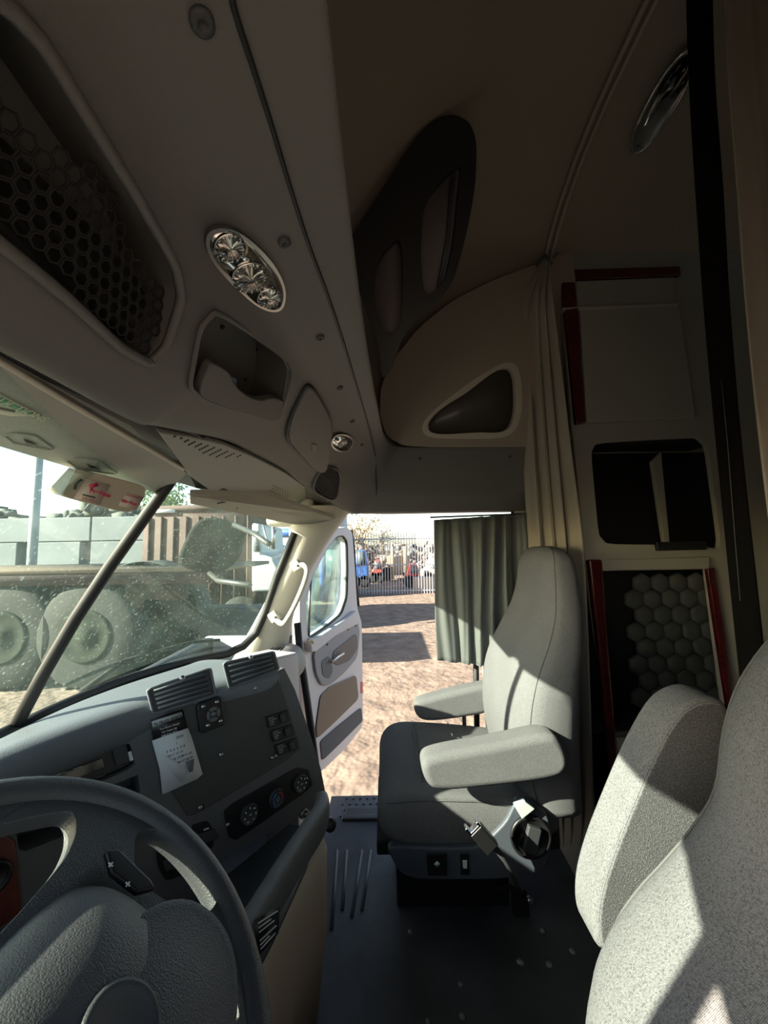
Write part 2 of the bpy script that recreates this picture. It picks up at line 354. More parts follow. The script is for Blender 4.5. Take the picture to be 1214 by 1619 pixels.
# header over the windshield behind the visors
MB().prism([(-.36, -.06, 1.37), (-.40, -.06, 1.36), (-.62, -.06, 1.39), (-.62, -.06, 1.35), (-.54, -.06, 1.345), (-.38, -.06, 1.42)], (0, 1.74, 0)).build('trim_6', dark_m, bevel=.004)['kind'] = 'structure'
MB().box((-.40, 1.665, 1.305), (.20, .11, .13)).build('pillar_cap', beige_m, pl_, bevel=.02)
# grab handle on the pillar
P = [atY(468, 897, 1.62), atY(478, 893, 1.60), atY(485, 901, 1.585), atY(482, 918, 1.58), atY(471, 946, 1.58), atY(459, 970, 1.585), atY(449, 985, 1.575), atY(441, 984, 1.59), atY(434, 977, 1.62)]
MB().tube(cat_rom(P, 5), .0105, 12).build('grab_handle', beige_m, pl_); gh = COL.objects['grab_handle']
for q in ((468, 894), (433, 975)):
    c = atY(*q, 1.61); MB().box(c, V((.016, 0, .010)), V((0, .012, 0)), V((-.012, 0, .018))).build('mounting_foot', beige_m, gh, bevel=.005)
    MB().sphere(c + V((.01, -.014, .0)), .005).build('screw', dark_m, gh)
# B pillar behind the door opening
tag(MB().prism([(.44, 1.72, -.05), (.70, 1.72, -.05), (.70, 1.72, 1.32), (.60, 1.72, 1.32), (.42, 1.72, .9)], (0, .06, 0)).build('trim_7', beige_m, bevel=.006), 'beige rear door pillar', kind='structure')
tag(MB().tube([atY(752, 1020, 1.70), atY(754, 1170, 1.70)], .012).build('trim_8', seal_m), kind='structure')
MB().prism([(-.42, -.07, -.1), (.66, -.07, -.1), (.66, -.07, .80), (-.42, -.07, .78)], (0, -.05, 0)).build('door_1', doorp_m)['kind'] = 'structure'
MB().prism([(-.47, -.03, 1.15), (-.47, -.03, 1.38), (-.47, .42, 1.38), (-.47, .42, 1.30), (-.47, .11, 1.255)], (-.03, 0, 0)).build('shade_gusset', beige_m)['kind'] = 'structure'  # unseen corner gusset, added to keep sun off the upper driver seat
# driver door frame above and behind the camera (keeps the sun's patches)
MB().box((.15, -.05, 1.50), (1.1, .06, .22)).build('trim_9', console_m)['kind'] = 'structure'

# ================================================================== OVERHEAD CONSOLE
zz = lambda pts: [V((x, y, z + 1.15)) for x, y, z in pts]
cA = [(-.37, -.2, .19), (-.365, 0, .19), (-.36, .35, .185), (-.36, .55, .18)] + [tuple(atX(px_, py_, x_) - V((0, 0, 1.15))) for px_, py_, x_ in ((250, 681, -.36), (352, 700, -.345), (400, 721, -.33), (452, 748, -.31), (492, 776, -.27))] + [(-.16, 1.70, .150), (-.05, 1.71, .145), (.3, 1.72, .142), (.78, 1.72, .14)]
cC = [(-.17, -.2, .37), (-.18, 0, .37), (-.20, .35, .375), (-.185, .55, .375), (-.175, .66, .375), (-.16, .92, .372), (-.155, 1.08, .37), (-.15, 1.25, .355), (-.13, 1.48, .32), (-.07, 1.62, .27), (.02, 1.662, .23), (.3, 1.67, .22), (.78, 1.67, .22)]
cS = [(-.09, -.2, .40), (-.09, 0, .40), (-.09, .35, .40), (-.09, .55, .40), (-.09, .68, .40), (-.085, .95, .40), (-.08, 1.1, .40), (-.07, 1.28, .395), (-.05, 1.46, .38), (-.01, 1.58, .355), (.06, 1.642, .33), (.3, 1.65, .32), (.78, 1.65, .32)]
cR = [(-.035, -.2, .405), (-.035, 0, .405), (-.035, .35, .405), (-.033, .55, .405), (-.03, .68, .405), (-.02, .95, .405), (-.012, 1.1, .405), (-.003, 1.27, .405), (.01, 1.44, .41), (.04, 1.57, .415), (.10, 1.625, .42), (.3, 1.63, .42), (.78, 1.63, .42)]
cT = [(x + a, y + b, z) for (x, y, _), (a, b, z) in zip(cR, [(-.02, 0, .47)] * 9 + [(-.02, .03, .46), (0, .05, .44), (0, .05, .44), (0, .05, .44)])]
ys_ = [p[1] for p in cA[:9]]
cU = [(-.14, y, .50) for y in ys_] + [(-.08, 1.66, .50), (.05, 1.76, .46), (.3, 1.78, .46), (.78, 1.78, .46)]
cV = [(-.50, y, .50) for y in ys_] + [(-.30, 1.78, .48), (-.05, 1.80, .44), (.3, 1.80, .44), (.78, 1.80, .44)]
cW = [(-.46, y, cA[k][2] + .05) for k, y in enumerate(ys_)] + [(-.30, 1.75, .17), (-.05, 1.79, .148), (.3, 1.79, .146), (.78, 1.79, .144)]
cB = [(x - (.035 if k < 9 else .0), y + (0 if k < 9 else .035), z + (.03 if k < 9 else .004)) for k, (x, y, z) in enumerate(cA)]
rings = []
for k in range(len(cA)):
    mid = lambda a, b, t: tuple(a[i] * (1 - t) + b[i] * t for i in range(3))
    o = [cB[k], cA[k], mid(cA[k], cC[k], .22), mid(cA[k], cC[k], .82), cC[k], mid(cC[k], cS[k], .45), cS[k], mid(cS[k], cR[k], .5), cR[k], mid(cR[k], cT[k], .12), cT[k]]
    front = chaikin(o, 2, closed=False); rings.append([tuple(p) for p in front] + [cU[k], cV[k], cW[k]])
cols = [cat_rom(c, 6) for c in zip(*rings)]
rings = [zz(r) for r in zip(*cols)]
con = empty('overhead_console', (-.3, .85, 1.4), 'dark grey moulded overhead console with storage pockets, above the windshield', 'console')
body = MB().loft(rings).build('console_body', console_m, con)
F1 = Plane((-.36, .6, 1.32), (.765, 0, -.643), ux=(0, 1, 0))   # front storage face (normal towards the cab)
if F1.n.x < 0: F1.n = -F1.n
F1.uy = V((.643, 0, .765)); F1.ux = V((0, 1, 0))
NET = [F1.c(*q) for q in [(-60, -20), (20, 25), (75, 85), (180, 260), (275, 420), (285, 470), (262, 545), (236, 572), (190, 545), (100, 455), (-60, 330)]]
NET = [p if p[0] > -.66 else (-.66, p[1]) for p in NET]
CUB = [F1.c(*q) for q in [(343, 492), (458, 572), (440, 668), (300, 622), (318, 520)]]
SPK = [F1.c(*q) for q in [(518, 735), (540, 752), (530, 792), (492, 778)]]
def rc(P, it=3, q=.12):
    return chaikin(P, it, True, q) 
def shrink(P, k):
    cx = sum(p[0] for p in P) / len(P); cy = sum(p[1] for p in P) / len(P)
    out = []
    for a, b in P:
        d = math.hypot(a - cx, b - cy); f = (d + k) / d; out.append((cx + (a - cx) * f, cy + (b - cy) * f))
    return out
cutters = []
for P, dep in ((rc(NET), .10), (rc(CUB), .085)):
    cutters.append(MB().prism([F1.g(a, b, .12) for a, b in P], -F1.n * (dep + .12)))
cut(body, cutters); auto_smooth(body, 40)
# raised rims round the two openings
def rim(pl, P, r, name, m, parent, off=0):
    return MB().tube([pl.g(a, b, off) for a, b in P], r, 8, closed=True).build(name, m, parent)
rim(F1, shrink(rc(NET), .004), .006, 'pocket_rim', console_m, con, .0); rim(F1, shrink(rc(CUB), .003), .004, 'cubby_rim', console_m, con, .0)
# elastic net over the long pocket: hexagonal mesh of cord
nm = MB(); hexr = .0085
xs = [p[0] for p in NET]; ys = [p[1] for p in NET]
def inside(p, P):
    c = False; j = len(P) - 1
    for i in range(len(P)):
        if (P[i][1] > p[1]) != (P[j][1] > p[1]) and p[0] < (P[j][0] - P[i][0]) * (p[1] - P[i][1]) / (P[j][1] - P[i][1] + 1e-9) + P[i][0]: c = not c
        j = i
    return c
ylow = min(ys); edges = set()
i = 0; y = ylow - .01
pn = rc(NET)
row = 0
def sag(a, b): return -.018 - .02 * math.sin(a * 9) * math.sin(b * 14 + 1)
while y < max(ys):
    x = min(xs) - .02 + (row % 2) * hexr * .866
    while x < max(xs):
        P6 = [(x + hexr * .86 * math.sin(math.radians(60 * k)), y + hexr * .86 * math.cos(math.radians(60 * k))) for k in range(6)]
        lim = 0.62 * max(ys) + .38 * min(ys) + .015 * math.sin(x * 40)
        if all(inside(p, pn) for p in P6) and y < lim + .02:
            nm.tube([F1.g(a, b, sag(a, b)) for a, b in P6], .0014, 4, closed=True)
        x += hexr * 1.732
    y += hexr * 1.5; row += 1
nm.build('storage_net', matt_black, con)
# dark cloth behind the net that fills the pocket
lim = [p for p in pn if p[1] < .55 * max(ys) + .45 * min(ys)]
rowsN = []
for i in range(26):
    a = min(xs) + (max(xs) - min(xs)) * i / 25; rr = []
    bb = [b for b in np.linspace(min(ys), max(ys), 60) if inside((a, b), pn)]
    if not bb: continue
    b0, b1 = min(bb), min(max(bb), .60 * max(ys) + .40 * min(ys))
    for j in range(12):
        b = b0 + (b1 - b0) * j / 11; rr.append(F1.g(a, b, -.04 - .018 * math.sin(a * 30 + j) - .006 * j * .3))
    rowsN.append(rr)
MB().grid(rowsN).build('pocket_lining', matt_black, con)
# cubby bin front with its scooped lip
L = [F1.c(*q) for q in [(312, 622), (318, 600), (332, 570), (348, 578), (362, 588), (366, 600), (376, 614), (392, 626), (412, 632), (424, 628), (436, 628), (450, 634), (438, 664), (420, 664), (330, 634)]]
MB().prism([F1.g(a, b, -.012) for a, b in rpoly(L, .2)], F1.n * .016).build('bin_front', console_m, con, bevel=.003)
cd = [F1.c(*q) for q in [(364, 604), (392, 614), (392, 624), (370, 614)]]
tag(MB().prism([F1.g(a, b, -.03) for a, b in cd], F1.n * .002).build('plastic_card', mat('blue_white_card', (.25, .38, .7), .4)), 'small blue and white card lying in the console cubby', 'card')
for q in ((352, 517), (407, 552), (388, 600)):
    MB().sphere(F1.w(*q, -.083), .004).build('screw', black_m, con)
# small hinged door right of the cubby
def hit(obj, px, py):
    bpy.context.view_layer.update(); dg = bpy.context.evaluated_depsgraph_get(); mw = obj.matrix_world.inverted(); d = ray(px, py).normalized()
    ok, h, nrm, _ = obj.evaluated_get(dg).ray_cast(mw @ EYE, d)
    return (obj.matrix_world @ h, V(nrm)) if ok else (None, None)
def fit_plane(obj, pts):
    hs = [hit(obj, *q) for q in pts]; hs = [h for h in hs if h[0] is not None]
    c = sum((h[0] for h in hs), V()) / len(hs); A = np.array([tuple(h[0] - c) for h in hs]); n = V(np.linalg.svd(A)[2][2])
    if n.dot(EYE - c) < 0: n = -n
    return Plane(c, n)
DPX = [(482, 602), (498, 618), (524, 668), (514, 742), (500, 744), (458, 700), (452, 685), (458, 655)]
DQ = fit_plane(body, DPX); D = [DQ.c(*q) for q in DPX]
dd = MB().prism([DQ.g(a, b, -.02) for a, b in rc(D, 3, .2)], DQ.n * .034).build('compartment_door', console_m, con, bevel=.004)
rim(DQ, shrink(rc(D, 3, .2), .003), .003, 'door_gap', black_m, con, .006)
MB().prism([DQ.w(*q, .012) for q in [(492, 700), (500, 702), (501, 712), (492, 712)]], DQ.n * .004).build('latch', black_m, dd, bevel=.001)
# little speaker grille at the corner
SP = fit_plane(body, [(518, 740), (535, 752), (528, 790), (500, 778)]); SP.p = SP.p + SP.n * .004
sq = [SP.c(*q) for q in [(515, 733), (541, 744), (532, 795), (491, 778), (498, 752)]]
sg = MB().holed(rc(sq, 3, .2), [shrink(rc(sq, 3, .2), -.007)], SP, .010, -.004).build('grille_frame', console_m, con)
MB().prism([SP.g(a, b, -.006) for a, b in rc(sq, 3, .2)], SP.n * .005).build('grille_back', black_m, con)
gm = MB(); PR = rc(sq, 3, .2)
for i in range(-12, 13):
    for j in range(-12, 13):
        a, b = i * .0085 + (j % 2) * .004, j * .007
        if inside((a, b), shrink(PR, -.010)): gm.box(SP.g(a, b, .001), SP.ux * .0028, SP.uy * .0018, SP.n * .002)
gm.build('grille_dimples', dark_m, con)
# seam in the console and its bolts
SO = Plane((-.09, .5, 1.552), (0, 0, -1), ux=(0, 1, 0))
seam = [(-.115, -.1), (-.115, .1), (-.105, .25), (-.098, .4), (-.09, .6), (-.082, .8), (-.075, 1.0), (-.065, 1.2), (-.055, 1.35)]
sp = [V((x, y, 1.5475)) for x, y in seam] + [V((-.05, 1.5, 1.50)), V((-.045, 1.62, 1.42)), V((-.044, 1.69, 1.35)), V((-.044, 1.705, 1.30))]
def snap(obj, pts, dirs):
    bpy.context.view_layer.update(); dg = bpy.context.evaluated_depsgraph_get(); out = []; mw = obj.matrix_world.inverted()
    for p, d in zip(pts, dirs):
        ok, h, nrm, _ = obj.evaluated_get(dg).ray_cast(mw @ (p - d * .3), d)
        out.append((obj.matrix_world @ h, nrm) if ok else (p, -d))
    return out
def hit(obj, px, py):
    bpy.context.view_layer.update(); dg = bpy.context.evaluated_depsgraph_get(); mw = obj.matrix_world.inverted(); d = ray(px, py).normalized()
    ok, h, nrm, _ = obj.evaluated_get(dg).ray_cast(mw @ EYE, d)
    return (obj.matrix_world @ h, V(nrm)) if ok else (None, None)
sm = []
for q in [(362, -60), (368, 5), (398, 100), (430, 200), (460, 300), (490, 392), (519, 470), (545, 548), (563, 608), (580, 665), (592, 715), (594, 745), (595, 780), (595, 812)]:
    h, nn = hit(body, *q)
    if h is not None: sm.append(h + nn * .0005)
if len(sm) > 3: MB().tube(cat_rom(sm, 4), .0028, 6).build('panel_seam', black_m, con)
for q, r in (((319, 33), .009), ((449, 382), .008), ((506, 533), .008), ((537, 613), .008), ((557, 666), .008), ((572, 703), .007), ((664, 725), .006), ((806, 722), .006)):
    h, nn = hit(body, *q)
    if h is not None: MB().lathe([(0, .001), (r * .35, .001), (r * .4, .004), (r, .003), (r * 1.05, -.002)], h, nn, 16).build('bolt', dark_m, con)
# map lights set in the console
def lamp(name, pts, body, label, big=True):
    hs = [hit(body, *q) for q in pts]; hs = [h for h in hs if h[0] is not None]
    pl = fit_plane(body, pts); pl.p = pl.p + pl.n * .004; c, n = pl.p, pl.n
    P = rpoly([((h[0] - c).dot(pl.ux), (h[0] - c).dot(pl.uy)) for h in hs], .25)
    root = empty(name, c, label, 'lamp')
    MB().holed(shrink(P, .003), [shrink(P, -.003)], pl, .006, -.003).build('bezel', mat('bezel_chrome', (.35, .34, .33), .2, metal=1), root, bevel=.002)
    MB().prism([pl.g(a, b, -.002) for a, b in P], pl.n * .003).build('reflector_plate', chrome_m, root)
    return root, pl
lr, lp = lamp('map_light', [(322, 372), (336, 352), (372, 358), (408, 390), (440, 430), (450, 462), (440, 487), (405, 480), (365, 440), (335, 410)], body, 'large chrome three-lens map light in the near half of the overhead console')
for q, r in (((362, 388), 30), ((394, 436), 34), ((424, 468), 22)):
    c = lp.w(*q); rr = (lp.w(q[0] + r, q[1]) - lp.w(q[0] - r, q[1])).length * .42
    MB().lathe([(rr, .001), (rr * .98, .006), (rr * .75, .002), (rr * .4, -.001), (0, -.002)], c, lp.n, 28).build('reflector_bowl', chrome_m, lr)
    fl_ = MB()
    for k in range(16):
        t = 2 * math.pi * k / 16; fl_.tube([c + lp.n * .003 + (lp.ux * math.cos(t) + lp.uy * math.sin(t)) * rr * .25, c + lp.n * .006 + (lp.ux * math.cos(t) + lp.uy * math.sin(t)) * rr * .95], .0016, 5)
    fl_.build('reflector_flutes', chrome_m, lr)
    MB().lathe([(rr * .98, .006), (rr * .7, .010), (rr * .3, .0125), (0, .013)], c, lp.n, 28).build('lens', lens_m, lr)
lr2, lp2 = lamp('map_light', [(522, 697), (528, 686), (541, 684), (555, 690), (558, 700), (550, 711), (536, 712), (525, 706)], body, 'small round chrome map light at the far end of the overhead console')
c = lp2.p; MB().lathe([(.016, .001), (.014, .006), (.007, .001), (0, 0)], c, lp2.n, 20).build('reflector_bowl', steel_m, lr2)
MB().lathe([(.020, .004), (.014, .009), (0, .011)], c, lp2.n, 20).build('lens', lens_m, lr2)

# perforated centre panel between the visors
pts_ = [atX(250, 683, -.375), atX(400, 723, -.35), atX(487, 773, -.30), atX(470, 794, -.36), atX(345, 782, -.43), atX(297, 747, -.45)]
c_ = sum(pts_, V()) / 6; n_ = V(np.linalg.svd(np.array([tuple(p - c_) for p in pts_]))[2][2])
if n_.z > 0: n_ = -n_
CP = Plane(c_, n_, ux=(0, 1, 0))
pan = [CP.c(*q) for q in [(248, 680), (300, 688), (352, 700), (400, 720), (450, 746), (490, 774), (474, 796), (412, 783), (345, 784), (298, 750), (268, 708)]]
cp = empty('centre_header_panel', CP.p, 'pale grey perforated speaker panel between the two sun visors', 'panel')
MB().prism([CP.g(a, b, -.010) for a, b in pan], CP.n * .016).build('panel_board', visor_m, cp, bevel=.003)
hm = MB(); 
def dots(p00, p10, p01, p11, nu, nv, keep=lambda i, j: True):
    for i in range(nu):
        for j in range(nv):
            if not keep(i, j): continue
            u, v = (i + .5 * (j % 2)) / nu, j / max(1, nv - 1)
            x = (p00[0] * (1 - u) + p10[0] * u) * (1 - v) + (p01[0] * (1 - u) + p11[0] * u) * v
            y = (p00[1] * (1 - u) + p10[1] * u) * (1 - v) + (p01[1] * (1 - u) + p11[1] * u) * v
            hm.lathe([(.0028, 0), (.0028, .0008)], CP.w(x, y, .006), CP.n, 8)
dots((276, 690), (390, 723), (322, 716), (436, 749), 11, 5, lambda i, j: i < 11 * (1 - .2 * j))
dots((432, 768), (462, 782), (425, 780), (455, 790), 8, 4)
hm.build('speaker_holes', black_m, cp)
# sun visors
def visor(name, quad, label, mats, th=.016):
    c = sum(quad, V()) / 4; root = empty(name, c, label, 'sun visor')
    n = (quad[1] - quad[0]).cross(quad[3] - quad[0]).normalized()
    if n.z > 0: n = -n
    pl = Plane(c, n, ux=quad[1] - quad[0]); P = [((q - c).dot(pl.ux), (q - c).dot(pl.uy)) for q in quad]
    P = rc(P, 3, .08)
    MB().prism([pl.g(a, b, 0) for a, b in P], -pl.n * th).build('visor_panel', mats, root, bevel=.005)
    return root, pl
q = [atX(-180, 462, -.415), atX(298, 742, -.425), atX(262, 797, -.50), atX(-180, 645, -.535)]
v1, vp = visor('sun_visor', q, 'large grey-green sun visor folded up on the driver side with a green edged sticker', visor_m)
MB().tube([vp.w(x, y, .002) for x, y in ((-160, 478), (-20, 560), (100, 632), (200, 690), (290, 742))], .004, 6).build('stitched_edge', beige_m, v1)
for cx, cy in ((45, 697), (145, 736)):
    P = [vp.w(cx + dx, cy + dy, .001) for dx, dy in ((-40, -8), (-22, -12), (10, -8), (38, 12), (20, 12), (-25, 4))]
    MB().tube(P, .0022, 6, closed=True).build('pull_tab', visor_m, v1)
    MB().prism([vp.w(cx + dx, cy + dy, .001) for dx, dy in ((-8, -3), (6, 2), (14, 8), (-2, 4))], vp.n * .002).build('tab_slot', black_m, v1)
stk = empty('instruction_sticker', vp.w(20, 640, .002), 'cream sticker with green edge and INSTRUCTIONS print on the driver visor', 'sticker')
green_m = mat('green_print', (.06, .33, .2), .5); cream_m = mat('cream_sticker', (.62, .6, .46), .5)
MB().prism([vp.w(*q, .001) for q in ((-90, 572), (0, 622), (66, 657), (20, 657), (-90, 640))], vp.n * .001).build('sticker_sheet', cream_m, stk)
MB().prism([vp.w(*q, .002) for q in ((-90, 577), (0, 627), (60, 656), (45, 656), (-4, 637), (-90, 596))], vp.n * .0006).build('green_band', green_m, stk)
MB().prism([vp.w(*q, .002) for q in ((-8, 642), (24, 649), (24, 652), (-8, 646))], vp.n * .0006).build('print_line', ink_m, stk)
a, b = vp.c(-68, 607); a2, b2 = vp.c(42, 653.5)
text('sticker_text', 'INSTRUCTIONS', vp, (a, b), .016, cream_m, stk, off=.0032, rot=math.atan2(b2 - b, a2 - a), squash=.9)
q = [atX(300, 770, -.42), atY(522, 822, 1.60), atY(468, 829, 1.59), atX(296, 792, -.50)]
q = [atX(300, 784, -.455), atX(412, 780, -.385), atY(500, 811, 1.58), atY(530, 821, 1.64), atY(500, 829, 1.62), atY(462, 829, 1.60), atX(300, 797, -.485)]
v2 = empty('sun_visor', sum(q, V()) / 7, 'long beige sun visor folded up on the passenger side', 'sun visor')
MB().prism(q, (0, 0, .016)).build('visor_panel', mat('visor_beige', (.42, .40, .33), .7, bump=.2, bscale=600), v2, bevel=.003)
for cx, cy in ((362, 798), (392, 806)):
    MB().tube([atX(cx + dx, cy + dy, -.43) - V((0, 0, .0)) for dx, dy in ((-18, -2), (-8, -4), (10, -1), (18, 4))], .0016, 5).build('pull_tab', dark_m, v2)
MB().prism([atX(298, 748, -.44), atX(345, 765, -.42), atX(360, 776, -.42), atX(310, 772, -.45)], (0, 0, .012)).build('visor_bracket', black_m, cp)

# transponder stuck on the glass beside the divider
TP = Plane(atX(160, 780, -.49), (.80, -.52, -.15), ux=(.52, .80, 0))
tpo = empty('toll_transponder', TP.p, 'flat cream toll transponder box with red logo stickers, at the top of the windshield', 'transponder')
P = [TP.c(*q) for q in [(108, 737), (232, 768), (228, 790), (206, 813), (92, 783), (78, 770)]]
MB().prism([TP.g(a, b, 0) for a, b in rc(P, 2, .15)], -TP.n * .022).build('case', mat('transponder_cream', (.42, .35, .26), .6), tpo, bevel=.005)
P = [TP.w(*q, .001) for q in [(108, 739), (120, 742), (98, 784), (90, 780), (80, 769)]]
MB().prism(P, TP.n * .002).build('end_cap', mat('cap_white', (.55, .57, .55), .5), tpo, bevel=.002)
sk = mat('sticker_pale', (.50, .40, .33), .6); rd = mat('red_print', (.5, .03, .08), .5)
st = MB().prism([TP.w(*q, .001) for q in [(136, 756), (174, 767), (156, 798), (116, 788)]], TP.n * .001).build('logo_sticker', sk, tpo)
a, b = TP.c(139, 774); rt = math.atan2(TP.c(170, 782)[1] - b, TP.c(170, 782)[0] - a)
text('logo_text', 'PrePass', TP, TP.c(140, 778), .0105, rd, st, off=.0025, rot=rt, bold=.0003)
a1, b1 = TP.c(136, 781); text('small_print', '3.0  0.5 L', TP, TP.c(128, 789), .006, rd, st, off=.0025, rot=rt)
MB().prism([TP.w(*q, .0025) for q in [(141, 766), (153, 763), (157, 768), (146, 771), (146, 775), (142, 773)]], TP.n * .0004).build('logo_mark', rd, st)
MB().prism([TP.w(*q, .0025) for q in [(131, 781), (151, 786), (150, 788), (130, 783)]], TP.n * .0004).build('print_line', ink_m, st)
s2 = MB().prism([TP.w(*q, .001) for q in [(200, 779), (227, 786), (216, 806), (186, 799)]], TP.n * .001).build('name_sticker', sk, tpo)
text('name_text', 'ElitePass', TP, TP.c(190.5, 793), .0078, rd, s2, off=.0025, rot=rt, bold=.0003)
MB().prism([TP.w(*q, .0025) for q in [(200, 782), (224, 788), (223.5, 789), (199.5, 783)]], TP.n * .0004).build('print_line', rd, s2)
MB().tube([TP.w(*q, .002) for q in [(118, 774), (119, 766), (123, 761), (129, 758)]], .0018, 5).build('arc_text', ink_m, tpo)

# ================================================================== RAISED ROOF FITTINGS, passenger side
RW = Plane((0, 1.655, 1.57), (0, -.963, -.269), ux=(1, 0, 0)); RW.ux = V((1, 0, 0)); RW.uy = V((0, -.269, .963))
out = [RW.c(*q) for q in [(600, 660), (602, 612), (622, 570), (660, 522), (712, 480), (775, 448), (850, 420), (905, 400), (905, 706), (645, 707), (612, 692)]]
tri = [RW.c(*q) for q in [(665, 672), (682, 650), (740, 605), (790, 575), (812, 576), (820, 600), (822, 650), (812, 682), (790, 694), (690, 694), (668, 688)]]
wf = empty('roof_side_panel', RW.p + V((.35, 0, .3)), 'brown cloth side panel of the raised roof holding a triangular window', 'panel')
tr3 = rc(tri, 2, .2)
MB().holed(rc(out, 2, .15), [tr3], RW, .03).build('panel_board', liner_m, wf, bevel=.008)
MB().holed(tr3, [shrink(tr3, -.028)], RW, .034, -.002).build('window_rim', mat('rim_brown', (.44, .39, .33), .6), wf, bevel=.006)
MB().prism([RW.g(a, b, -.02) for a, b in shrink(tr3, .002)], -RW.n * .004).build('recess_shade_panel', mat('recess_shade', (.10, .09, .08), .3), wf)  # dark panel standing in for the shade of the recess inside the opening
SH = Plane((0, 1.39, 1.754), (0, -.90, -.43), ux=(1, 0, 0)); SH.ux = V((1, 0, 0)); SH.uy = V((0, -.43, .90))
o1 = [SH.c(*q) for q in [(550, 392), (575, 350), (610, 295), (655, 225), (685, 195), (715, 188), (740, 202), (750, 232), (748, 300), (735, 372), (712, 455), (670, 495), (640, 525), (615, 590), (603, 600), (598, 545), (575, 480), (560, 440)]]
h1 = [SH.c(*q) for q in [(727, 262), (722, 300), (715, 380), (700, 452), (668, 472), (663, 400), (668, 325), (700, 285)]]
h2 = [SH.c(*q) for q in [(632, 378), (637, 420), (633, 520), (608, 532), (592, 480), (592, 432), (608, 398)]]
sh = empty('roof_shelf', SH.p + V((.1, -.05, .3)), 'black moulded storage shelf with two tall oval openings high on the passenger side', 'shelf')
MB().holed(rc(o1, 2, .2), [rc(h1, 2, .2), rc(h2, 2, .2)], SH, .035).build('shelf_frame', mat('shelf_black', (.02, .02, .022), .45), sh, bevel=.008)
for h in (h1, h2): MB().prism([SH.g(a, b, -.03) for a, b in shrink(rc(h, 2, .2), .01)], -SH.n * .004).build('backing_panel', mat('shelf_back', (.25, .22, .23), .8), sh)
for pts in (((661, 335), (657, 400), (652, 480)), ((716, 280), (708, 380), (690, 470))): MB().tube([SH.w(*q, -.012) for q in pts], .008, 8).build('divider_rib', mat('shelf_rib', (.1, .1, .12), .4), sh)
# curtain track following the roof across the cab
def roof_theta(x, y, inset=.0):
    c = (y - .85) / (.87 - inset); s = (1 - abs(c) ** ROOF_N) ** (1 / ROOF_N); return V((x, y, RB + (roof_h(x) - inset) * s))
tk = empty('curtain_track', (.68, .85, 2.4), 'pale curved curtain track crossing the headliner', 'curtain track')
for dx in (-.012, .012):
    MB().tube([roof_theta(.68 + dx, y, .035) for y in np.linspace(.2, 1.48, 26)], .007, 8).build('track_rail', mat('track_grey', (.33, .29, .24), .5), tk)
def roof_hit(px, py, inset=.01):
    d = ray(px, py).normalized(); t = .3
    while t < 3:
        p = EYE + d * t
        if p.z > RB:
            c = abs(p.y - .85) / (.87 - inset); s = (p.z - RB) / (roof_h(p.x) - inset)
            if c ** ROOF_N + s ** ROOF_N >= 1: return p
        t += .004
    return EYE + d * t
a, b = roof_hit(1003, 238, .03), roof_hit(1092, 72, .03); cc = (a + b) / 2
ux = (b - a).normalized(); nn = V((0, .85, 1.6)) - cc; nn.x = 0; nn = (nn - ux * nn.dot(ux)).normalized()
cl = empty('dome_light', cc, 'long clear dome light with a bright metal edge on the sleeper ceiling', 'lamp')
PL = Plane(cc, nn, ux=ux); L2 = (b - a).length / 2
el = [(L2 * math.copysign(abs(math.cos(t)) ** .8, math.cos(t)), .045 * math.sin(t)) for t in np.linspace(0, 2 * math.pi, 40, endpoint=False)]
MB().prism([PL.g(x, y, 0) for x, y in el], PL.n * .012).build('base', steel_m, cl, bevel=.004)
MB().loft([[PL.g(x * k, y * k, .012 + h) for x, y in el] for k, h in ((.92, 0), (.9, .008), (.75, .016), (.4, .02), (.02, .021))]).build('lens', lens_m, cl)
MB().tube([PL.g(x, y, .012) for x, y in el], .003, 6, closed=True).build('metal_edge', chrome_m, cl)

# ================================================================== CURTAINS
def drape(L, R, nfold, amp, nrm, steps=6, jitter=.3, ph=0, nu=None, pinch=None):
    L = cat_rom(L, steps); R = cat_rom(R, steps); rows = []; nu = nu or nfold * 8
    for k, (a, b) in enumerate(zip(L, R)):
        a, b = V(a), V(b); v = k / (len(L) - 1); A = amp * (pinch(v) if pinch else 1); row = []
        for i in range(nu + 1):
            u = i / nu; w = u + .03 * math.sin(u * 9 + v * 3 + ph)
            row.append(a.lerp(b, u) + V(nrm) * (A * (math.sin(2 * math.pi * nfold * w + ph + jitter * math.sin(v * 4)) + .35 * math.sin(2 * math.pi * nfold * 2.3 * w + 1 + ph + v))))
        rows.append(row)
    return rows
# curtain gathered behind the passenger seat
Yc = 1.36
YL = 1.63
Lc = [atY(858, 412, Yc + .04), atY(826, 478, Yc + .1), atY(824, 560, YL - .04), atY(829, 700, YL), atY(838, 870, YL), atY(850, 1050, YL), atY(866, 1200, YL), atY(874, 1300, YL), atY(884, 1380, YL - .1)]
Yr = 1.43
Rc = [atY(868, 414, Yc + .04), atY(874, 470, Yc + .02), atY(884, 560, Yr), atY(900, 700, Yr), atY(920, 870, Yr), atY(928, 1050, Yr), atY(932, 1200, Yr), atY(934, 1300, Yr), atY(908, 1398, Yr)]
cg = empty('sleeper_curtain', (.66, Yc, 1.2), 'long taupe curtain gathered in folds behind the passenger seat', 'curtain')
MB().grid(drape(Lc, Rc, 4, .020, (0, 1, 0), pinch=lambda v: .5 + .7 * min(1, v * 3), nu=48)).build('cloth', curt_m, cg, solid=.003)
MB().tube([atY(848, 420, Yc + .03), atY(862, 404, Yc + .03), atY(872, 418, Yc + .03)], .006, 6).build('hook', dark_m, cg)
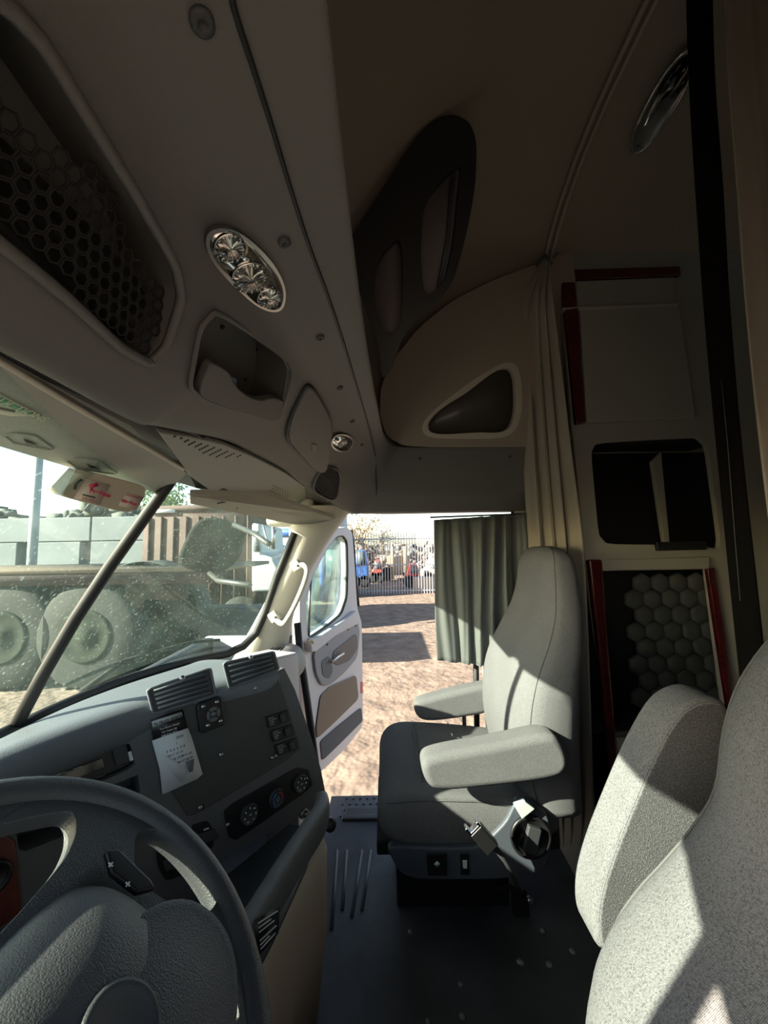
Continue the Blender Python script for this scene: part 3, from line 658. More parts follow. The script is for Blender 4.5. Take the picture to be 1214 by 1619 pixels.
# small curtain over the rear half of the door opening
Yd = 1.665
Ld = [atY(686, 822, Yd), atY(687, 900, Yd), atY(688, 980, Yd), atY(691, 1044, Yd)]
Rd = [atY(833, 812, Yd), atY(836, 900, Yd), atY(838, 980, Yd), atY(842, 1062, Yd)]
dc = empty('side_window_curtain', (.4, Yd, 1.1), 'short grey-green curtain hanging in the door opening', 'curtain')
rows = drape(Ld, Rd, 6, .012, (0, 1, 0), nu=90)
for r in rows:
    for i, p in enumerate(r):
        u = i / 90; p.y = Yd + (p.y - Yd) * (.25 + 1.4 * min(1, u * 1.5))
MB().grid(rows).build('cloth', curt2_m, dc, solid=.003)
MB().tube([atY(680, 818, Yd), atY(840, 812, Yd)], .004, 6).build('curtain_rod', dark_m, dc)
for x in (688, 714): MB().tube([atY(x, 817, Yd), atY(x, 827, Yd)], .0012, 5).build('hook', steel_m, dc)
# near curtain on the driver side: black velour edge and taupe cloth
Yn = .74
nl = [atY(1084, -160, Yn), atY(1090, 100, Yn), atY(1101, 300, Yn), atY(1116, 500, Yn), atY(1135, 700, Yn), atY(1160, 960, Yn), atY(1190, 1250, Yn), atY(1215, 1500, Yn)]
nr = [atY(1124, -160, Yn - .03), atY(1130, 100, Yn - .03), atY(1144, 300, Yn - .03), atY(1156, 500, Yn - .03), atY(1172, 700, Yn - .03), atY(1200, 960, Yn - .03), atY(1230, 1250, Yn - .03), atY(1255, 1500, Yn - .03)]
nc = empty('sleeper_curtain', (.62, Yn, 1.2), 'near curtain behind the driver seat, taupe cloth with a black velour edge', 'curtain')
MB().grid(drape(nl, nr, 1, .004, (0, 1, 0), nu=12)).build('velour_edge', velour_m, nc, solid=.012)
rr_ = [p + V((.45, -.12, 0)) for p in nr]
MB().grid(drape([p + V((-.002, -.012, 0)) for p in nr], rr_, 3, .02, (.2, -1, 0), nu=60, ph=1.2)).build('cloth', curt_m, nc, solid=.003)
MB().tube([atY(1140, 600, Yn - .02), atY(1150, 700, Yn - .02), atY(1160, 830, Yn - .02), atY(1170, 950, Yn - .02)], .0006, 4).build('stitching', mat('stitch_dark', (.08, .075, .065), .9), nc)

# ================================================================== SLEEPER CABINET
CB = Plane((.9, 1.47, 1.0), (0, -1, 0), ux=(1, 0, 0)); CB.ux = V((1, 0, 0)); CB.uy = V((0, 0, 1))
cb = empty('sleeper_cabinet', (.98, 1.6, 0), 'tall grey cabinet with dark red wood trim behind the passenger seat', 'cabinet')
def cpoly(P, name, m, off=0, t=.02, bev=.004, par=None):
    return MB().prism([CB.w(*q, off) for q in P], CB.n * t).build(name, m, par or cb, bevel=bev)
outc = [CB.c(*q) for q in [(876, 402), (930, 378), (1000, 350), (1060, 333), (1180, 316), (1290, 900), (1290, 1600), (990, 1600), (968, 1200), (925, 884), (905, 680), (885, 450)]]
opn = [CB.c(*q) for q in [(935, 716), (942, 702), (960, 699), (1040, 694), (1104, 691), (1118, 705), (1140, 868), (1100, 862), (960, 860), (947, 845)]]
low = [CB.c(*q) for q in [(945, 903), (1116, 900), (1149, 1150), (968, 1160)]]
MB().holed(outc, [rc(opn, 2, .1), low], CB, .02, -.02).build('carcass', cab_m, cb, bevel=.004)
MB().box((1.05, 1.735, 1.0), (.95, .01, 2.3)).box((.70, 1.61, .95), (.012, .25, 1.9)).build('carcass_back', matt_black, cb)
for y in (900, 864, 690, 1160): p = CB.w(1000, y); MB().box((p.x + .1, 1.61, p.z), (.62, .24, .012)).build('shelf_board', matt_black, cb)
cpoly([(908, 447), (1062, 441), (1067, 483), (912, 490)], 'upper_panel', cab_m, .0, .012)
dr = cpoly([(912, 493), (1068, 487), (1093, 663), (923, 671)], 'cabinet_door', cab_m, .0, .022)
cpoly([(886, 491), (1066, 484), (1066, 487), (887, 496)], 'pale_edge_strip', mat('strip_pale', (.4, .38, .33), .4), .005, .02, .001)
cpoly([(882, 431), (1070, 425), (1072, 440), (884, 447)], 'wood_trim', red_m, .0, .018, .005)
cpoly([(884, 449), (906, 448), (909, 487), (888, 490)], 'wood_trim', red_m, .0, .018, .005)
cpoly([(888, 495), (910, 492), (922, 671), (906, 674)], 'wood_trim', red_m, .0, .028, .008)
cpoly([(924, 884), (946, 884), (955, 1010), (968, 1165), (984, 1350), (990, 1470), (975, 1470), (955, 1180), (938, 1010)], 'wood_trim', red_m, .0, .03, .010)
cpoly([(1112, 900), (1124, 897), (1138, 990), (1158, 1130), (1146, 1130), (1128, 1010)], 'wood_trim', red_m, .0, .02, .006)
cpoly([(946, 885), (1116, 880), (1117, 899), (947, 902)], 'drawer_rail', cab_m, .0, .016)
cpoly([(1033, 857), (1111, 856), (1112, 869), (1036, 871)], 'latch', black_m, .0, .018, .002)
cpoly([(969, 1162), (1160, 1154), (1163, 1180), (972, 1187)], 'shelf_lip', cab_m, .0, .018)
cpoly([(974, 1192), (1165, 1186), (1190, 1440), (992, 1460)], 'lower_door', cab_m, .0, .014)
MB().prism([CB.w(*q, -.10) for q in [(1030, 730), (1046, 714), (1060, 862), (1050, 862)]], (0, .02, 0)).build('inner_post', cab_m, cb, bevel=.005)
MB().tube([CB.w(x, y, .001) for x, y in ((878, 401), (930, 377), (1000, 349), (1070, 331), (1110, 325))], .005, 6).build('crown_bead', black_m, cb)
# quilted hexagon panel inside the lower bay
qp = MB(); q0 = []
for q in [(985, 912), (1128, 905), (1150, 1125), (1000, 1130)]:
    d_ = CB.w(*q, -.20) - CB.p; q0.append((d_.dot(CB.ux), d_.dot(CB.uy)))
hx = .045; row = 0; b_ = min(p[1] for p in q0)
while b_ < max(p[1] for p in q0) + .02:
    a_ = min(p[0] for p in q0) + (row % 2) * hx * .866
    while a_ < max(p[0] for p in q0):
        if inside((a_, b_), q0):
            qp.loft([[CB.g(a_ + hx * k * math.sin(math.radians(60 * j)), b_ + hx * k * math.cos(math.radians(60 * j)), -.20 + h) for j in range(6)] for k, h in ((.99, -.01), (.97, .004), (.85, .010), (.4, .013), (.02, .013))])
        a_ += hx * 1.732
    b_ += hx * 1.5; row += 1
qp.build('quilted_panel', mat('quilt_grey', (.085, .09, .083), .7), cb)

# ================================================================== DASHBOARD
TL, TR = V((-.538, .902, .78)), V((-.315, 1.153, .78))
u_ = (TR - TL).normalized(); nh = V((u_.y, -u_.x, 0)); vdn = (nh * .034 + V((0, 0, -.25))).normalized()
DF = Plane(TL, nh, ux=u_); DF.ux = u_; DF.uy = -vdn; DF.n = u_.cross(-vdn).normalized()
if DF.n.dot(nh) < 0: DF.n = -DF.n
ds = empty('dashboard', (-.45, .9, .5), 'curved dark grey dashboard wrapping towards the driver', 'dashboard')
W_ = [atX(-260, 1235, -.72), atX(-120, 1185, -.78), atX(10, 1140, -.80), atX(150, 1092, -.745), ws(1.10, -.01), ws(1.3, -.01), ws(1.5, .0), ws(1.62, .0)]
E_ = [V((-.66, .1, .79)), V((-.665, .40, .79)), V((-.64, .676, .785)), V((-.538, .902, .782)), V((-.42, 1.035, .780)), V((-.322, 1.150, .775)), V((-.335, 1.20, .765)), V((-.42, 1.25, .755))]
W_ = [V((-.70, .02, .79)), V((-.79, .40, .79)), ws(.72, .0), ws(.95, .0), ws(1.12, .0), ws(1.26, .0), ws(1.33, 0), ws(1.38, 0)]
rings = []
for w, e in zip(W_, E_):
    d = V((e.x - w.x, e.y - w.y, 0))
    hn = nh if e.y > .8 and e.y < 1.2 else V((1, 0, 0))
    sec = [w + V((-.04, 0, -.03)), w + d * .15 + V((0, 0, .012)), w + d * .6 + V((0, 0, .030)), e - hn * .02 + V((0, 0, .030)), e + hn * .012 + V((0, 0, .010)), e + hn * .004 + V((0, 0, -.045)), e - hn * .03 + V((0, 0, -.06)), w + V((-.03, 0, -.12))]
    rings.append(chaikin(sec, 2))
cols = [cat_rom(c, 6) for c in zip(*rings)]
pad = MB().loft([list(r) for r in zip(*cols)]).build('upper_pad', dash_m, ds)
# main face
fo = [DF.c(*q) for q in [(-60, 1235), (150, 1160), (232, 1128), (330, 1096), (436, 1062), (449, 1056), (466, 1090), (490, 1160), (507, 1215), (516, 1262), (512, 1285), (440, 1330), (345, 1400), (250, 1500), (60, 1640), (-60, 1650)]]
face = MB().prism([DF.g(a, b, 0) for a, b in fo], -DF.n * .22).build('centre_fascia', dashf_m, ds)
def dq(P, t, off=0, name='x', m=dark_m, par=None, bev=.002, rnd=None):
    P2 = [DF.c(*q) for q in P]
    if rnd: P2 = rc(P2, 2, rnd)
    return MB().prism([DF.g(a, b, off) for a, b in P2], DF.n * t).build(name, m, par or ds, bevel=bev)
def dcut(P, dep, rnd=None):
    P2 = [DF.c(*q) for q in P]
    if rnd: P2 = rc(P2, 2, rnd)
    return MB().prism([DF.g(a, b, .05) for a, b in P2], -DF.n * (dep + .05))
RAD = [(22, 1236), (205, 1172), (215, 1212), (32, 1292)]
SLOT = [(180, 1240), (218, 1225), (222, 1252), (188, 1262)]
HOLE = [(24, 1300), (105, 1278), (112, 1318), (30, 1350)]
TRAY = [(352, 1362), (380, 1340), (440, 1308), (478, 1287), (505, 1274), (506, 1290), (452, 1345), (408, 1392), (380, 1425), (340, 1420), (330, 1390)]
PANEL = [(238, 1131), (437, 1066), (466, 1155), (471, 1172), (468, 1188), (452, 1202), (298, 1293), (262, 1235)]
HV = [(352, 1278), (470, 1212), (486, 1215), (493, 1240), (484, 1250), (372, 1328), (360, 1322)]
cut(face, [dcut(RAD, .05, .1), dcut(SLOT, .06), dcut(HOLE, .08, .12), dcut(TRAY, .10, .15)]); auto_smooth(face, 40)
fp = dq(PANEL, .004, .0, 'flat_panel', panel_m, rnd=.06)
for q in ((402, 1088), (430, 1198), (437, 1213 - 18), (316, 1277), (349, 1193)):
    MB().lathe([(0, .004), (.004, .004), (.0055, .001), (.0055, -.001)], DF.w(*q, .005), DF.n, 12).build('screw', steel_m, fp)
for q in ((217, 1150), (318, 1275)): MB().lathe([(0, .003), (.007, .003), (.008, 0), (.0085, -.001)], DF.w(*q, .001), DF.n, 14).build('screw', dark_m, ds)
# louvred vents in the pad front
def vent(P, nl, name='air_vent'):
    root = dq(P, .007, .004, name, dark_m, bev=.003, rnd=.05)
    rim(DF, rc([DF.c(*q) for q in P], 2, .05), .003, 'vent_frame', dash_m, root, .010)
    A, B, C, D = [V(DF.w(*q, .013)) for q in P]
    cx = (A + B + C + D) / 4
    s = MB()
    for k in range(nl):
        t = (k + .8) / (nl + .6); p, q = A.lerp(D, t), B.lerp(C, t); p, q = p.lerp(q, .10), q.lerp(p, .06)
        m = (p + q) / 2; s.box(m, (q - p) / 2, (D - A).normalized() * .0018 + DF.n * .003, DF.n * .003 - (D - A).normalized() * .0012)
    s.build('louvre_set', dash_m, root)
    t = A.lerp(B, .55); MB().lathe([(0, .003), (.006, .002), (.007, 0)], t + (D - A) * .06, DF.n, 18, ux=None).build('thumb_wheel', steel_m, root)
    return root
vent([(230, 1090), (330, 1056), (338, 1098), (240, 1128)], 5)
vent([(350, 1048), (430, 1030), (438, 1058), (360, 1088)], 4)
# radio
ra = empty('radio', DF.w(115, 1235), 'black car stereo in the dash with a small display and silver letter strips', 'radio')
dq([(25, 1240), (203, 1176), (213, 1211), (34, 1288)], .03, -.045, 'radio_front', black_m, ra, .003, .08)
dq([(70, 1236), (165, 1200), (170, 1216), (76, 1254)], .003, -.016, 'display', mat('radio_display', (.03, .035, .03), .1), ra)
dq([(176, 1181), (201, 1172), (209, 1206), (186, 1214)], .012, -.018, 'control_end', dark_m, ra, .003)
dq([(203, 1190), (208, 1188), (212, 1202), (206, 1204)], .004, -.006, 'usb_socket', white_m, ra, .0005)
for k in range(6):
    x = 66 + k * 18; dq([(x, 1262 - k * 6.6), (x + 13, 1257 - k * 6.6), (x + 14, 1262 - k * 6.6), (x + 1, 1267 - k * 6.6)], .003, -.016, 'preset_button', dark_m, ra, .001)
for a, b in (((88, 1228), (108, 1221)), ((114, 1219), (132, 1212))): dq([a, b, (b[0], b[1] + 3), (a[0], a[1] + 3)], .001, -.013, 'letter_strip', steel_m, ra, 0)
# calendar leaning on the panel
cal = empty('tear_off_calendar', DF.w(275, 1190), 'white tear-off calendar with black truck service header stuck on the dash', 'calendar')
dq([(236, 1137), (287, 1121), (296, 1156), (241, 1172)], .003, .005, 'header_card', black_m, cal, 0)
rotd = math.atan2(DF.c(286, 1130)[1] - DF.c(240, 1144)[1], DF.c(286, 1130)[0] - DF.c(240, 1144)[0])
dq([(237.5, 1140), (285, 1124.5), (286.5, 1132), (239.5, 1149)], .0004, .0083, 'header_band', mat('band_silver', (.45, .46, .47), .5), cal, 0)
text('header_text', 'TA TRUCK SERVICE', DF, DF.c(240.5, 1147.5), .0095, black_m, cal, off=.0092, rot=rotd, squash=.72, bold=.0002)
text('header_text', 'You Break Down', DF, DF.c(250, 1154), .006, white_m, cal, off=.0085, rot=rotd)
text('header_text', 'We Show Up', DF, DF.c(253, 1159), .006, white_m, cal, off=.0085, rot=rotd)
text('header_text', '800-824-2867', DF, DF.c(253, 1165), .006, white_m, cal, off=.0085, rot=rotd)
cp_ = dq([(238, 1170), (294, 1150), (300, 1165), (317, 1222), (308, 1230), (254, 1254), (250, 1215)], .004, .008, 'calendar_pad', paper_m, cal, 0)
text('month_text', '2020', DF, DF.c(275, 1167), .008, ink_m, cal, off=.0125, rot=rotd)
days = ['            1', '3  4  5  6  7  8', '10 11 12 13', '17 18 19 20 21 22', '24 25 26 27 28 29']
for k, ln in enumerate(days):
    text('day_numbers', ln, DF, DF.c(258 + k * 1.6, 1182 + k * 7.2), .0066, ink_m, cal, off=.0125, rot=rotd, squash=1.05, bold=.0001)
dq([(255, 1192), (290, 1212), (285, 1236), (270, 1222)], .001, .0135, 'folded_page', mat('page_grey', (.62, .63, .66), .8), cal, 0)
dq([(290, 1203), (303, 1198), (301, 1217), (295, 1219)], .001, .0135, 'cup_picture', mat('cup_grey', (.15, .15, .16), .7), cal, 0)
# CB microphone control pad
kp = empty('keypad', DF.w(330, 1130), 'small black round-button keypad mounted on the flat dash panel', 'keypad')
dq([(306, 1112), (346, 1098), (352, 1144), (312, 1160)], .014, .004, 'keypad_body', black_m, kp, .004, .1)
cK = DF.w(337, 1129, .019)
for k in range(4):
    t0 = math.radians(90 * k + 50); P = []
    for s in range(7): t = t0 + math.radians(80) * s / 6; P.append((.017 * math.cos(t), .017 * math.sin(t)))
    for s in range(7)[::-1]: t = t0 + math.radians(80) * s / 6; P.append((.008 * math.cos(t), .008 * math.sin(t)))
    MB().prism([cK + DF.ux * a + DF.uy * b for a, b in P], DF.n * .003).build('arrow_button', mat('button_grey', (.11, .115, .12), .5), kp, bevel=.001)
MB().lathe([(.006, 0), (.006, .004), (0, .005)], cK, DF.n, 16).build('centre_button', dashf_m, kp)
for q in ((321, 1117), (342, 1110), (328, 1147), (348, 1140)): MB().lathe([(.0045, 0), (.0045, .003), (0, .0035)], DF.w(*q, .018), DF.n, 12).build('corner_button', steel_m, kp)
# three small rocker switches with printed labels
for k in range(3):
    x, y = 418 + k * 7, 1133 + k * 22
    sw = empty('rocker_switch', DF.w(x + 18, y + 8), ['uppermost', 'middle', 'lowest'][k] + ' of the three black rocker switches at the right of the dash panel', 'switch')
    dq([(x, y), (x + 34, y - 11), (x + 38, y + 6), (x + 4, y + 18)], .006, .004, 'switch_plate', black_m, sw, .001)
    dq([(x + 20, y - 4), (x + 27, y - 6), (x + 30, y + 5), (x + 23, y + 8)], .006, .010, 'rocker', dark_m, sw, .002)
    for j in range(4): text('switch_print', ['AUX UP', 'TO LOWER', 'SUSPEN', 'VALVE'][j], DF, DF.c(x + 3.5 + j * .9, y + 3.5 + j * 3.3), .0042, white_m, sw, off=.0103, rot=rotd)
# climate control plate with three dials
hv = dq(HV, .006, .0, 'climate_plate', black_m, ds, .003, .1)
def dial(q, r, kind):
    c = DF.w(*q, .006); d = MB().lathe([(r, 0), (r, .009), (r * .9, .013), (r * .88, .012), (r * .3, .012), (0, .012)], c, DF.n, 32).build('climate_dial', dark_m, hv)
    d2 = MB()
    if kind == 'temp':
        for nm_, cc_, a0, a1 in (('cold_arc', (.03, .25, .7), 100, 235), ('hot_arc', (.7, .02, .02), -25, 80)):
            P = [c + DF.n * .0135 + (DF.ux * math.cos(math.radians(a)) + DF.uy * math.sin(math.radians(a))) * r * .66 for a in np.linspace(a0, a1, 12)]
            MB().tube(P, .0011, 5).build(nm_, mat(nm_, cc_, .4), d)
        MB().tube([c + DF.n * .013 + (DF.ux * math.cos(t) + DF.uy * math.sin(t)) * .004 for t in np.linspace(0, 6.28, 12)], .0005, 4).build('dial_mark', white_m, d)
    else:
        for a in range(-60, 241, 50):
            p = c + DF.n * .0125 + (DF.ux * math.cos(math.radians(a)) + DF.uy * math.sin(math.radians(a))) * r * .66
            d2.box(p, DF.ux * .0016, DF.uy * .0016, DF.n * .0005)
        d2.box(c + DF.n * .0125, DF.ux * .003, DF.uy * .0008, DF.n * .0005); d2.build('dial_marks', white_m, d)
dial((392, 1286), .023, 'fan'); dial((435, 1261), .022, 'temp'); dial((473, 1238), .022, 'mode')
for q in ((360, 1304), (484, 1232)): MB().lathe([(.005, 0), (.005, .002), (0, .003)], DF.w(*q, .006), DF.n, 12).build('screw', steel_m, hv)
# switch pair and power outlets below
for P, nm_ in (([(246, 1345), (264, 1336), (300, 1350), (308, 1374), (262, 1392), (250, 1372)], 'switch_bank'), ([(300, 1305), (328, 1296), (338, 1318), (336, 1338), (318, 1346)], 'switch_bank')):
    sb = dq(P, .006, .0, nm_, black_m, ds, .003, .12)
    cx = sum(p[0] for p in P) / len(P); cy = sum(p[1] for p in P) / len(P)
    dq([(cx - 18, cy - 2), (cx + 14, cy - 12), (cx + 20, cy + 3), (cx - 12, cy + 14)], .006, .005, 'rocker', dark_m, sb, .002)
    dq([(cx - 6, cy - 12), (cx + 2, cy - 15), (cx + 3, cy - 13), (cx - 5, cy - 10)], .001, .0115, 'switch_mark', white_m, sb, 0)
MB().lathe([(.013, -.01), (.013, .004), (.011, .006), (.009, .003), (.009, -.01)], DF.w(481, 1287, .003), DF.n, 24).build('power_socket', steel_m, ds)
MB().lathe([(.04, -.02), (.04, .0), (.036, 0), (.034, -.05)], DF.w(388, 1392, -.04), V((0, 0, 1)), 28).build('cup_holder', dark_m, ds)
# lip of the tray and tan lower panels, running down to the floor
lipT = [atZ(520, 1262, .50), atZ(508, 1266, .50), atZ(470, 1316, .50), atZ(400, 1424, .50), V((-.30, .52, .50)), V((-.36, .30, .50))]
lipT = [V((-.172, 1.085, .50)), V((-.165, 1.06, .50)), V((-.17, 1.02, .50)), V((-.20, .92, .50)), V((-.24, .765, .50)), V((-.30, .52, .50)), V((-.36, .28, .50))]
def wallstrip(P, prof, name, m, par):
    rings = []
    for k, p in enumerate(P):
        t = (P[min(k + 1, len(P) - 1)] - P[max(k - 1, 0)]).normalized(); o = V((-t.y, t.x, 0))
        if o.x < 0: o = -o
        rings.append([V((p.x, p.y, 0)) + o * a + V((0, 0, z)) for a, z in prof])
    cols = [cat_rom(c, 4) for c in zip(*rings)]
    return MB().loft([list(r) for r in zip(*cols)]).build(name, m, par)
wallstrip(lipT, chaikin([(-.03, .50), (0, .505), (.012, .49), (.008, .43), (-.01, .415), (-.03, .42)], 2), 'tray_lip', dashf_m, ds)
tanp = [V((-.178, 1.085, 0)), V((-.175, 1.03, 0)), V((-.21, .92, 0)), V((-.25, .765, 0)), V((-.31, .52, 0)), V((-.37, .28, 0))]
tp_ = wallstrip(tanp, [(-.005, .415), (.012, .36), (.012, .20), (-.01, .005), (-.03, .005), (-.03, .41)], 'lower_tan_panel', tan_m, ds)
MB().prism([V((-.175, 1.08, .40)), V((-.225, .80, .40)), V((-.30, .50, .40)), V((-.45, .45, .40)), V((-.40, .9, .40)), V((-.27, 1.10, .40))], (0, 0, .01)).build('tray_floor', dark_m, ds)
# printed notices on the tan panel
TPn = Plane((-.222, .88, .2), (.95, -.21, 0), ux=(.21, .95, 0)); TPn.uy = V((0, 0, 1))
def notice(P, label):
    hs = [TPn.w(*q, .018) for q in P]; c = sum(hs, V()) / 4
    r = empty('notice_plate', c, label, 'sticker'); MB().prism(hs, TPn.n * .001).build('plate', black_m, r)
    A, B, C, D = hs
    for k, t in enumerate((.12, .25, .38, .62, .74, .86)):
        p, q = A.lerp(D, t), B.lerp(C, t); e = (.9, .6, .75, .85, .5, .8)[k]; s_ = p.lerp(q, .1); e_ = p.lerp(q, e)
        MB().tube([s_ + TPn.n * .0015, e_ + TPn.n * .0015], .0012, 4).build('print_line', white_m, r)
notice([(402, 1455), (441, 1433), (440, 1475), (408, 1512)], 'black printed notice plate on the tan panel below the tray')
notice([(352, 1540), (370, 1532), (372, 1560), (352, 1580)], 'small black notice plate seen through the lower steering wheel opening')
# pale end trim and demister beyond the fascia
pe = MB().loft([chaikin([p, p + V((.05, .02, .015)), p + V((.11, .03, -.02)), p + V((.12, .04, -.12)), p + V((.0, .05, -.14))], 2) for p in (V((-.49, 1.22, .725)), V((-.48, 1.35, .73)), V((-.46, 1.50, .74)), V((-.46, 1.62, .735)), V((-.47, 1.70, .725)))]).build('end_trim', mat('end_trim_grey', (.20, .19, .185), .6), ds)
MB().prism([(-.36, 1.26, .80), (-.30, 1.36, .79), (-.30, 1.40, .40), (-.20, 1.30, .1), (-.24, 1.2, .1), (-.28, 1.20, .5)], (-.12, .05, 0)).build('side_closing_panel', doorp_m, ds, bevel=.01)
dm = MB()
for k in range(4): p = atY(424 + k * 7, 1030 - k * 1.5, 1.50); dm.box(p, V((.012, 0, .008)), V((0, .03, 0)), V((-.002, 0, .002)))
dm.build('demister_slots', black_m, ds)
# driver side wood panel and gauge behind the wheel
dq([(-60, 1330), (0, 1312), (24, 1330), (34, 1440), (0, 1465), (-60, 1500)], .006, .0, 'wood_panel', mat('brown_wood', (.12, .025, .015), .35, var=.3, vscale=30), ds, .003)
MB().lathe([(.026, 0), (.026, .008), (.022, .010), (.021, .005), (0, .005)], DF.w(-14, 1388, .006), DF.n, 28).build('gauge', black_m, ds)

# wiper outside the glass
wp = empty('wiper', ws(1.3, 0) + V((-.04, 0, 0)), 'black windshield wiper resting along the base of the glass', 'wiper')
P = [ws(y, t) + V((-.045, 0, .012)) for y, t in ((1.02, .05), (1.15, .075), (1.3, .085), (1.42, .10), (1.52, .08))]
MB().tube(cat_rom(P, 4), .006, 6).build('blade', matt_black, wp)
MB().tube([ws(1.1, -.02) + V((-.06, 0, 0)), ws(1.2, .06) + V((-.06, 0, .012)), ws(1.28, .10) + V((-.055, 0, .01))], .008, 6).build('arm', matt_black, wp)

# ================================================================== STEERING WHEEL
WC = V((-.2857, .3363, .7607)); WN = V((.6474, 0, .7621)).normalized()
SW = Plane(WC, WN, ux=(0, 1, 0)); SW.ux = V((0, 1, 0)); SW.uy = V((-WN.z, 0, WN.x))
swr = empty('steering_wheel', WC, 'large dark vinyl steering wheel with cutout spokes at the driver position', 'steering wheel')
RR = .217
MB().tube([SW.g(RR * math.cos(t), RR * math.sin(t), 0) for t in np.linspace(0, 2 * math.pi, 72, endpoint=False)], .0175, 16, closed=True).build('rim', wheel_m, swr)
opA = [(206, 1330), (222, 1318), (250, 1318), (283, 1345), (312, 1375), (335, 1410), (338, 1432), (325, 1450), (300, 1448), (262, 1436), (232, 1418), (205, 1380)]
opB = [(-2, 1325), (0, 1313), (60, 1300), (105, 1290), (113, 1305), (112, 1330), (96, 1370), (60, 1425), (20, 1480), (-15, 1520), (-40, 1500)]
opC = [(284, 1534), (310, 1526), (345, 1524), (362, 1530), (374, 1560), (382, 1619), (386, 1700), (330, 1740), (290, 1700), (283, 1600)]
def mirr(P): return [(-a, b) for a, b in P]
A_ = [SW.c(*q) for q in opA]; B_ = [SW.c(*q) for q in opB]; C_ = [SW.c(*q) for q in opC]
lim_ = lambda P: [(a, b) if math.hypot(a, b) < .203 else (a / math.hypot(a, b) * .203, b / math.hypot(a, b) * .203) for a, b in P]
A_ = rc(lim_(A_), 2, .2)
TOPH = [(.144, .123), (.12, .140), (.09, .158), (.05, .174), (0, .180)]; TOPH = TOPH + [(-a, b) for a, b in TOPH[:-1][::-1]] + [(-.141, .11), (-.128, .097), (-.104, .086), (-.04, .080), (.04, .080), (.104, .086), (.128, .097), (.141, .11)]
TOPH = rc(TOPH, 2, .2)
C2 = rc([(.109, -.081), (.125, -.095), (.141, -.118), (.146, -.132), (.125, -.155), (.095, -.178), (.06, -.19), (.045, -.157), (.055, -.125), (.083, -.099)], 2, .2)
disc = [(RR * math.cos(t), RR * math.sin(t)) for t in np.linspace(0, 2 * math.pi, 60, endpoint=False)]
hubp = MB().holed(disc, [A_, mirr(A_)[::-1], C2, mirr(C2)[::-1], TOPH], SW, .022, -.014).build('spokes', wheel_m, swr, bevel=.007)
pado = [(0, .074), (.05, .073), (.085, .066), (.108, .045), (.118, .01), (.12, -.03), (.108, -.066), (.075, -.095), (.04, -.12), (0, -.125)]
pado = rc(pado + [(-a, b) for a, b in pado[1:-1][::-1]], 2, .2)
def ringp(P, k, cy, h): return [SW.g(a * k, cy + (b - cy) * k, h) for a, b in P]
MB().loft([ringp(pado, k, -.02, h) for k, h in ((1.02, .0), (1.0, .006), (.95, .014), (.86, .028), (.74, .043), (.58, .056), (.35, .064), (.15, .067), (.02, .0675))]).build('horn_pad', wheel_m, swr)
MB().loft([superring(0, -.072, .125 * k, .078 * k, 0, 2.2, 44, fn=lambda p, h=h: SW.g(p[0], p[1], h)) for k, h in ((1.03, .024), (1.0, .040), (.97, .052), (.93, .057), (.88, .056), (.5, .065), (.02, .0675))]).build('lower_boss', wheel_m, swr)
MB().lathe([(.032, .0), (.032, .003), (.028, .005), (.026, .003), (0, .004)], SW.g(-.010, -.045, .0665), SW.n, 32).build('emblem', dark_m, swr)
MB().tube([SW.g(0, 0, -.02), SW.g(0, .0, -.12), SW.g(0, .0, -.30)], [.05, .055, .07], 20).build('column_shroud', dark_m, swr)
# thumb switches on the right spoke
MB().prism([SW.w(*q, .012) for q in [(160, 1352), (182, 1350), (232, 1398), (240, 1412), (210, 1420), (170, 1388)]], SW.n * .008).build('thumb_switch', black_m, swr, bevel=.003)
for q in ((175, 1367), (202, 1398)): MB().box(SW.w(*q, .0225), SW.ux * .003, SW.uy * .0008, SW.n * .0003).box(SW.w(*q, .0225), SW.ux * .0008, SW.uy * .003, SW.n * .0003).build('switch_mark', white_m, swr)

